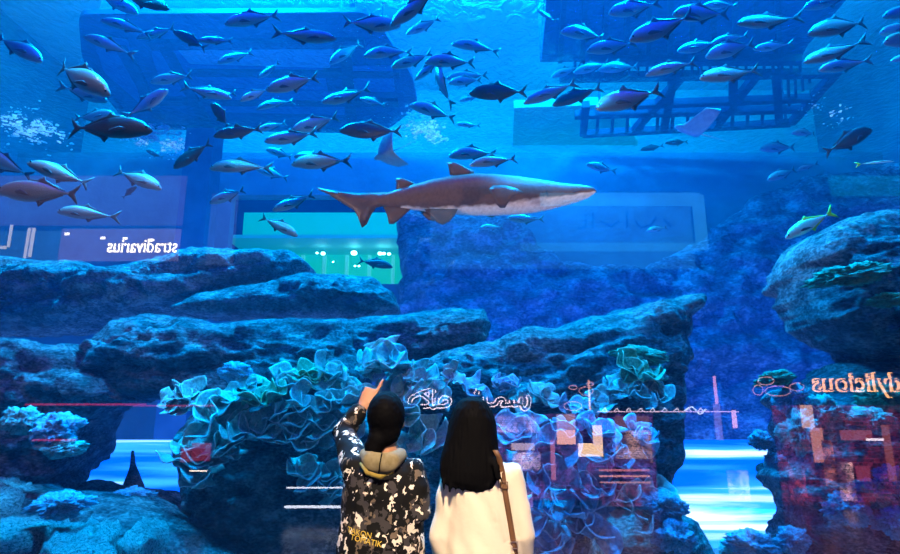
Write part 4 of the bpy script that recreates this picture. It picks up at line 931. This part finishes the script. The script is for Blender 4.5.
tag(bg, 'brown leather shoulder bag whose strap crosses the back of the cream blouse', 'bag')
# ------------------------------------------------------------------ the mall behind the camera (mirrored by the panel), its lit surfaces made to glow
mall = principled('dark_mall_wall', (.02, .02, .025), .6)
DU, DS = 16.0, 10.5
bm = bmesh.new(); box(bm, (0, 2 * G - DU - .6, 6), (30, .3, 12)); struct('wall_mall', bm, mall)
EMC = {}
def em(c, s):
    k = (tuple(c), s)
    if k not in EMC: EMC[k] = emission('lit_%d' % len(EMC), c, s)
    return EMC[k]
def em_shelf(c, s, sc=9):  # shop light on the shelves put into the emission colour
    m, nt, N, L = mat('glowing_shelves'); o = N.new('ShaderNodeOutputMaterial'); e = N.new('ShaderNodeEmission'); tc = N.new('ShaderNodeTexCoord'); mp = N.new('ShaderNodeMapping')
    mp.inputs['Rotation'].default_value = (R(90), 0, 0); L.new(tc.outputs['Object'], mp.inputs[0])
    b = N.new('ShaderNodeTexBrick'); b.inputs['Scale'].default_value = sc; b.inputs['Color1'].default_value = (*c, 1); b.inputs['Color2'].default_value = (*[k * .15 for k in c], 1); b.inputs['Mortar'].default_value = (*[min(1, k * 1.6) for k in c], 1); b.inputs['Mortar Size'].default_value = .04; b.inputs['Bias'].default_value = .1
    b.inputs['Brick Width'].default_value = .7; b.inputs['Row Height'].default_value = .55
    n = N.new('ShaderNodeTexNoise'); n.inputs['Scale'].default_value = 4; L.new(tc.outputs['Object'], n.inputs['Vector']); L.new(mp.outputs[0], b.inputs['Vector'])
    r = N.new('ShaderNodeValToRGB'); r.color_ramp.elements[0].position = .4; r.color_ramp.elements[0].color = (.15, .1, .2, 1); r.color_ramp.elements[1].position = .62; L.new(n.outputs['Fac'], r.inputs[0])
    x = N.new('ShaderNodeMixRGB'); x.blend_type = 'MULTIPLY'; x.inputs[0].default_value = 1; L.new(b.outputs['Color'], x.inputs[1]); L.new(r.outputs[0], x.inputs[2])
    L.new(x.outputs[0], e.inputs[0]); e.inputs[1].default_value = s; L.new(e.outputs[0], o.inputs[0]); return m
def lit_panel(parent, name, x0, y0, x1, y1, D, m, th=.05, push=0):
    ym = (y0 + y1) / 2; a = V(x0, ym, D); b = V(x1, ym, D); a.z = V(x0, y0, D).z; b.z = V(x1, y1, D).z; c = (a + b) / 2; c.y -= push
    bm = bmesh.new(); box(bm, c - parent.location, (abs(a.x - b.x), th, abs(a.z - b.z))); return obj(name, bm, m, parent, False)
def stroke(parent, name, pts, D, w, m, push=0, closed=False):
    bm = bmesh.new(); q = [V(x, y, D) - parent.location + Vector((0, push, 0)) for x, y in pts]
    if closed: q.append(q[0])
    tube(bm, q, [(w * D / F / 2, .015)] * len(q), 8, (0, 0, 1) if False else (1, 0, 0)) if False else tube(bm, q, [(w * D / F / 2, w * D / F / 2)] * len(q), 8, (0, 1, 0))
    return obj(name, bm, m, parent)
def curve(pts, n=6):
    out = []
    P_ = [pts[0]] + list(pts) + [pts[-1]]
    for i in range(1, len(P_) - 2):
        for k in range(n):
            t = k / n; o = []
            for d in (0, 1):
                a, b, c, e = P_[i - 1][d], P_[i][d], P_[i + 1][d], P_[i + 2][d]
                o.append(.5 * (2 * b + (c - a) * t + (2 * a - 5 * b + 4 * c - e) * t * t + (3 * b - 3 * c + e - a) * t ** 3))
            out.append(tuple(o))
    return out + [tuple(pts[-1])]
def sign_text(parent, name, body, xl, xr, yt, yb_, D, m, extr=.02, off=0, push=0):
    c = bpy.data.curves.new(name, 'FONT'); c.body = body; c.size = 1; c.offset = off; c.extrude = extr
    t = bpy.data.objects.new(name, c); COL.objects.link(t); dg = bpy.context.evaluated_depsgraph_get(); me = bpy.data.meshes.new_from_object(t.evaluated_get(dg)); bpy.data.objects.remove(t)
    co = [v.co for v in me.vertices]; ax = min(v.x for v in co); bx_ = max(v.x for v in co); ay = min(v.y for v in co); by = max(v.y for v in co)
    A_ = V(xl, yb_, D); B_ = V(xr, yt, D)
    for v in me.vertices:
        u = (v.co.x - ax) / (bx_ - ax); w_ = (v.co.y - ay) / (by - ay)
        v.co = Vector((B_.x + (A_.x - B_.x) * u, A_.y + v.co.z + push, A_.z + (B_.z - A_.z) * w_)) - parent.location
    me.materials.append(m); return link(bpy.data.objects.new(name, me), parent)
# upper fashion shop
t = empty('fashion_shop_sign', V(118, 245, DU)); tag(t, 'cream lit shop lettering on a mauve fascia, mirrored in the panel at left', 'sign')
lit_panel(t, 'fascia', 58, 228, 178, 260, DU, em((.30, .24, .42), 1.7), push=.1)
sign_text(t, 'lettering', 'stradivarius', 107, 178, 239, 252.5, DU, em((1, .85, .6), 13), off=-.004)
for x, y in ((67, 234), (103, 238), (125, 238.5), (152, 240)):
    lit_panel(t, 'spot_lamp', x - 2, y - 1, x + 2, y + 1, DU, em((1, .9, .75), 12))
t = empty('shop_window_display', V(20, 240, DU)); tag(t, 'narrow white lit window posts mirrored at the far left edge', 'window display')
for x0_, y0_, x1_, y1_ in ((9, 225, 11, 247), (26, 228, 28, 258), (30.5, 228, 33, 257), (0, 246, 6, 249)): lit_panel(t, 'lit_post', x0_, y0_, x1_, y1_, DU, em((.9, .85, .7), 3))
t = empty('upper_mall_glow', V(100, 200, DU)); tag(t, 'faint mauve glowing panels for the upper mall, mirrored behind the low left fish', 'gallery')
lit_panel(t, 'glow_panel', -40, 172, 180, 222, DU, em((.32, .24, .5), .6), push=.3); lit_panel(t, 'glow_panel', 205, 190, 232, 262, DU, em((.2, .3, .6), .6), push=.3)  # glowing panels stand in for the dim mall ceiling
lit_panel(t, 'lower_panel', -40, 228, 58, 262, DU, em((.1, .4, .55), .8), push=.3)
t = empty('framed_shop_front', V(600, 225, DU)); tag(t, 'faint pale blue framed shop front with dim lettering, mirrored right of the shark', 'shop front')
fm = em((.05, .5, .9), 1.5)
for q in ((540, 193, 700, 206), (694, 195, 706, 250), (520, 243, 700, 251)): lit_panel(t, 'lit_frame', *q, DU, fm)
lit_panel(t, 'back_panel', 430, 206, 694, 268, DU, em((.05, .4, .8), .8), push=.1)
for q in ([(585, 215), (585, 228), (577, 230)], [(592, 214), (592, 229)], [(600, 222), (610, 228), (618, 222)], [(626, 213), (626, 229)], [(634, 222), (640, 229), (650, 226), (655, 218)], [(662, 220), (670, 228)]): stroke(t, 'dim_letter', q, DU, 2.4, em((.02, .12, .35), .2), .1)
t = empty('balcony_edge', V(865, 190, DU)); tag(t, 'faint teal balcony edge mirrored above the boulder at right', 'balcony'); lit_panel(t, 'edge_panel', 830, 176, 960, 196, DU, em((.0, .4, .6), 1.1))

# sweet shop signs
white = em((1, .75, .8), 7.5); dark = principled('dark_sign_face', (.012, .01, .02), .5)
t = empty('arabic_shop_sign', V(468, 398, DS)); tag(t, 'Arabic shop sign in dark letters outlined in glowing pink white, mirrored beside the two heads', 'sign')
ar = [[(431, 390), (424, 392), (413, 397), (410, 402), (414, 406), (428, 406), (431, 402), (426, 397), (419, 393)], [(431, 389), (431, 406), (436, 406), (437, 398)], [(437, 406), (444, 406), (449, 404), (449, 399), (443, 398), (441, 401)],
      [(485, 397), (486, 404), (490, 405), (495, 404), (498, 400), (502, 399), (504, 402), (502, 405), (506, 405), (511, 404), (511, 400)], [(511, 404), (515, 405), (516, 400)], [(516, 404), (520, 404), (521, 398), (521, 405), (524, 409), (528, 406), (529, 399), (527, 396)], [(478, 405), (485, 405)]]
for q in ar:
    c = curve(q); stroke(t, 'glowing_outline', c, DS, 4.6, white); stroke(t, 'letter', c, DS, 2.4, dark, .08)
for x, y in ((435.5, 391.5), (476, 390), (474.5, 393), (479, 393)): stroke(t, 'letter_dot', [(x - .6, y), (x + .6, y)], DS, 2.6, white)
t = empty('sweet_shop_sign', V(860, 386, DS)); tag(t, 'shop sign in dark Latin letters outlined in glowing orange, mirrored at the right edge', 'sign')
sign_text(t, 'glowing_outline', 'Candylicious', 814, 942, 372, 398, DS, em((1, .42, .16), 9), off=.03)
sign_text(t, 'letter', 'Candylicious', 815, 941, 373, 397, DS, dark, off=-.022, push=.05)
pk = em((1, .4, .4), 4)
for nm, rings in (('left of the orange outlined sign', ((766, 381, 8, 4), (778, 391, 13, 5), (797, 387, 7, 4), (758, 390, 5, 5))), ('right of the Arabic sign', ((586, 391, 7, 4.2), (573, 387.5, 4, 2), (590, 384, 3.5, 1.8), (573, 406, 9, 4.5)))):
    t = empty('swirl_rings', V(rings[0][0], rings[0][1], DS)); tag(t, 'thin pink lit rings mirrored ' + nm, 'swirl lamp')
    for x, y, a, b in rings: stroke(t, 'ring', [(x + a * math.cos(2 * math.pi * k / 20), y + b * math.sin(2 * math.pi * k / 20)) for k in range(21)], DS, .8, pk)  # sign decoration given a glow of its own
# shop fronts under the signs
def front(name, label, items, D=DS):
    xs = [i[0] for i in items] + [i[2] for i in items]; ys = [i[1] for i in items] + [i[3] for i in items]
    t = empty(name, V(sum(xs) / len(xs), max(ys), D)); tag(t, label, 'shop display')
    for it in items:
        lit_panel(t, it[4] if len(it) > 6 else 'lit_panel', *it[:4], D, (em_shelf(it[-2], it[-1] * 2.6, 9 if abs(it[0] - it[2]) > 60 else 16) if abs(it[0] - it[2]) * abs(it[1] - it[3]) > 450 else em(it[-2], it[-1])), push=.02 * items.index(it) * -1)
    return t
front('sweet_shop_display', 'pink, cream and violet lit sweet shop shelves mirrored right of the woman in white', [
 (490, 414, 655, 500, (.35, .12, .6), .8), (497, 416, 540, 432, (.8, .4, .7), 1.6), (511, 443, 534, 450, (1, .7, .9), 3), (512, 452, 540, 470, (.8, .5, 1), 2.6), (556, 414, 574, 430, (.9, .45, .6), 2.5), (556, 430, 574, 444, (1, .45, .35), 6), (577, 443, 601, 456, (1, .62, .35), 7), (591, 425, 600, 444, (1, .6, .45), 6),
 (613, 416, 646, 428, (.5, .2, .35), 1.8), (613, 430, 648, 462, (.55, .28, .22), 2.2), (580, 458, 646, 462, (.35, .05, .2), .9), (596, 468, 645, 470, (1, .3, .4), 3), (596, 474, 645, 475.5, (1, .4, .4), 4), (596, 480, 645, 481.5, (1, .4, .4), 3), (598, 483, 645, 504, (.4, .08, .25), 1.2), (548, 440, 552, 478, (1, .3, .6), 2.5), (500, 490, 530, 505, (.7, .3, .8), 1.8)])
front('checkout_display', 'dark red lit shop interior with peach posts, mirrored over the right rock column', [
 (778, 405, 925, 505, (.5, .04, .12), .7), (800, 405, 812, 428, (1, .5, .35), 3.5), (811, 428, 822, 462, (1, .32, .22), 3.2), (822, 440, 832, 486, (.9, .2, .15), 2.0), (838, 430, 868, 440, (.9, .15, .2), 1.8), (836, 462, 850, 500, (1, .4, .4), 2.5), (862, 438, 882, 440.5, (1, .8, .9), 7), (880, 425, 886, 480, (.9, .2, .2), 1.6), (785, 468, 800, 500, (.9, .1, .2), 1.8), (850, 465, 862, 480, (.8, .1, .2), 1.8)])
front('red_light_strip', 'thin red light strips mirrored over the mottled cliff at left', [(26, 403.5, 146, 405.5, (1, .05, .2), 1.8), (34, 439, 76, 441, (1, .05, .2), 1.8), (135, 405, 215, 406.5, (1, .05, .2), 1.5)])
front('red_kiosk', 'small red lit kiosk mirrored beside the tunnel opening', [(192, 443, 210, 461, (.9, .05, .1), 1.1), (182, 448, 190, 462, (.9, .05, .1), 1.2), (191, 470, 208, 471.2, (1, .8, .6), 9)], 9.5)
front('white_handrail_light', 'white horizontal light strips mirrored left of the pointing person', [(287, 487, 352, 488.3, (.8, .85, 1), 7), (285, 505.5, 352, 507.8, (.8, .85, 1), 7), (285, 537, 300, 538.5, (.7, .8, 1), 6), (303, 537, 318, 538, (.7, .8, 1), 4)], 9.0)
front('light_post', 'thin pink lit posts and rail mirrored beside the pointed shelf end', [(588.5, 380, 590, 410, (1, .45, .3), 5), (714, 376, 716, 404, (1, .4, .5), 4), (714, 404, 720, 440, (.5, .4, 1), 1.6), (731, 410, 734.5, 428, (1, .5, .6), 5), (596, 411.2, 736, 412.2, (.9, .6, .8), 5), (726, 470, 746, 500, (.6, .5, 1), 1.6)])
t = empty('scalloped_light_trim', V(650, 411, DS)); tag(t, 'scalloped pale light trim mirrored beneath the pointed shelf end', 'light trim')
for x in range(602, 700, 12): stroke(t, 'glow_scallop', [(x, 411), (x + 3, 408), (x + 5, 411)], DS, 1.2, em((.9, .8, 1), 5))  # decorative scallops made to glow by themselves
stroke(t, 'glow_scallop', curve([(684, 411), (692, 407), (700, 414), (706, 409)]), DS, 1.4, em((.8, .9, 1), 6))
# ------------------------------------------------------------------ light
light('hall_and_fill_light', 'AREA', (-5, 10.5, 13), (-4, 9.5, 0), 7000, (.0, .52, 1), 2.5, 1.2)
light('hall_and_fill_light', 'AREA', (4.5, 10.5, 13), (3.5, 9.5, 0), 7000, (.0, .52, 1), 2.5, 1.2)
light('hall_and_fill_light', 'AREA', (0, 16.0, 14.0), (0, 14, 0), 2600, (.0, .30, 1), 14, 3)  # added deep blue fill above the rear of the tank
light('hall_and_fill_light', 'AREA', (0, 11.3, 11.6), (0, 17, 14.2), 3200, (.0, .62, .9), 22, .6)  # added uplight, out of view, to brighten the hall ceiling
light('reef_fill', 'AREA', (0, 4.9, 9.6), (0, 9.0, -1), 480, (.0, .02, 1), 14, .8)  # added blue fill on the front of the rocks
light('reef_fill', 'AREA', (2, 10.4, 1.0), (3, 17, 3.0), 700, (.0, .12, 1), 10, .5)  # added lamp hidden behind the shelf, brightens the rear rocks
light('reef_fill_spot', 'SPOT', (-3.6, 5.4, 9.4), (-3.9, 6.9, 0), 6500, (.0, .5, 1), .1, None, 24, .8)  # added spot, brightens the lower left terraces
light('reef_fill_spot', 'SPOT', (4.2, 5.0, 9.4), (4.0, 7.0, 1.5), 2600, (.0, .42, 1), .1, None, 40, .8)  # added spot for the right side of the reef
light('reef_fill_spot', 'SPOT', (-2.2, 4.7, 7.5), (-2.1, 7.0, 1.9), 1300, (.0, .55, 1), .1, None, 30, .8)  # added spot that brightens the left plate corals
light('reef_fill_spot', 'SPOT', (1.3, 4.7, 6.5), (1.3, 6.7, .4), 1700, (.0, .38, 1), .1, None, 40, .8)  # added blue spot for the corals near the middle
for q in ((426, 130), (158, 137), (34, 128), (828, 112)):
    a = PZ(*q, ZS - .1); light('added_hall_spot', 'SPOT', (a.x, a.y + 1.2, 13.9), a, 2600, (.8, 1, 1), .1, None, 24, .5)  # added white spots to whiten the glittering surface patches
light('mall_spot', 'SPOT', (-8, .6, 1.3), (.2, 5.65, 3.62), 2500, (1, .58, .40), .1, None, 17, .5)
light('mall_spot', 'SPOT', (8.5, .6, 1.3), (.1, 5.65, 3.62), 2000, (1, .55, .38), .1, None, 16, .5)
light('mall_spot', 'SPOT', (.1, -.8, 5.0), (.0, 3, 1.15), 2100, (1, .76, .50), .12, None, 26, .6)
light('mall_spot', 'SPOT', (0, -2.0, 11.8), (.25, 5.7, 3.6), 900, (1, .55, .36), .12, None, 14, .6)
light('mall_spot', 'SPOT', (-3, -2.0, 11.8), (-4.2, 5.9, 3.3), 1200, (1, .5, .6), .2, None, 16, .7)
W = bpy.data.worlds.new('world'); S.world = W; W.use_nodes = True
W.node_tree.nodes['Background'].inputs[0].default_value = (.0, .01, .12, 1); W.node_tree.nodes['Background'].inputs[1].default_value = .6
cy = S.cycles if hasattr(S, 'cycles') else None
try:
    cy.use_denoising = True; cy.denoiser = 'OPENIMAGEDENOISE'
    cy.max_bounces = 7; cy.diffuse_bounces = 2; cy.glossy_bounces = 3; cy.transmission_bounces = 5; cy.transparent_max_bounces = 16; cy.volume_bounces = 0
    cy.sample_clamp_indirect = 4; cy.caustics_reflective = False; cy.caustics_refractive = False
except Exception: pass
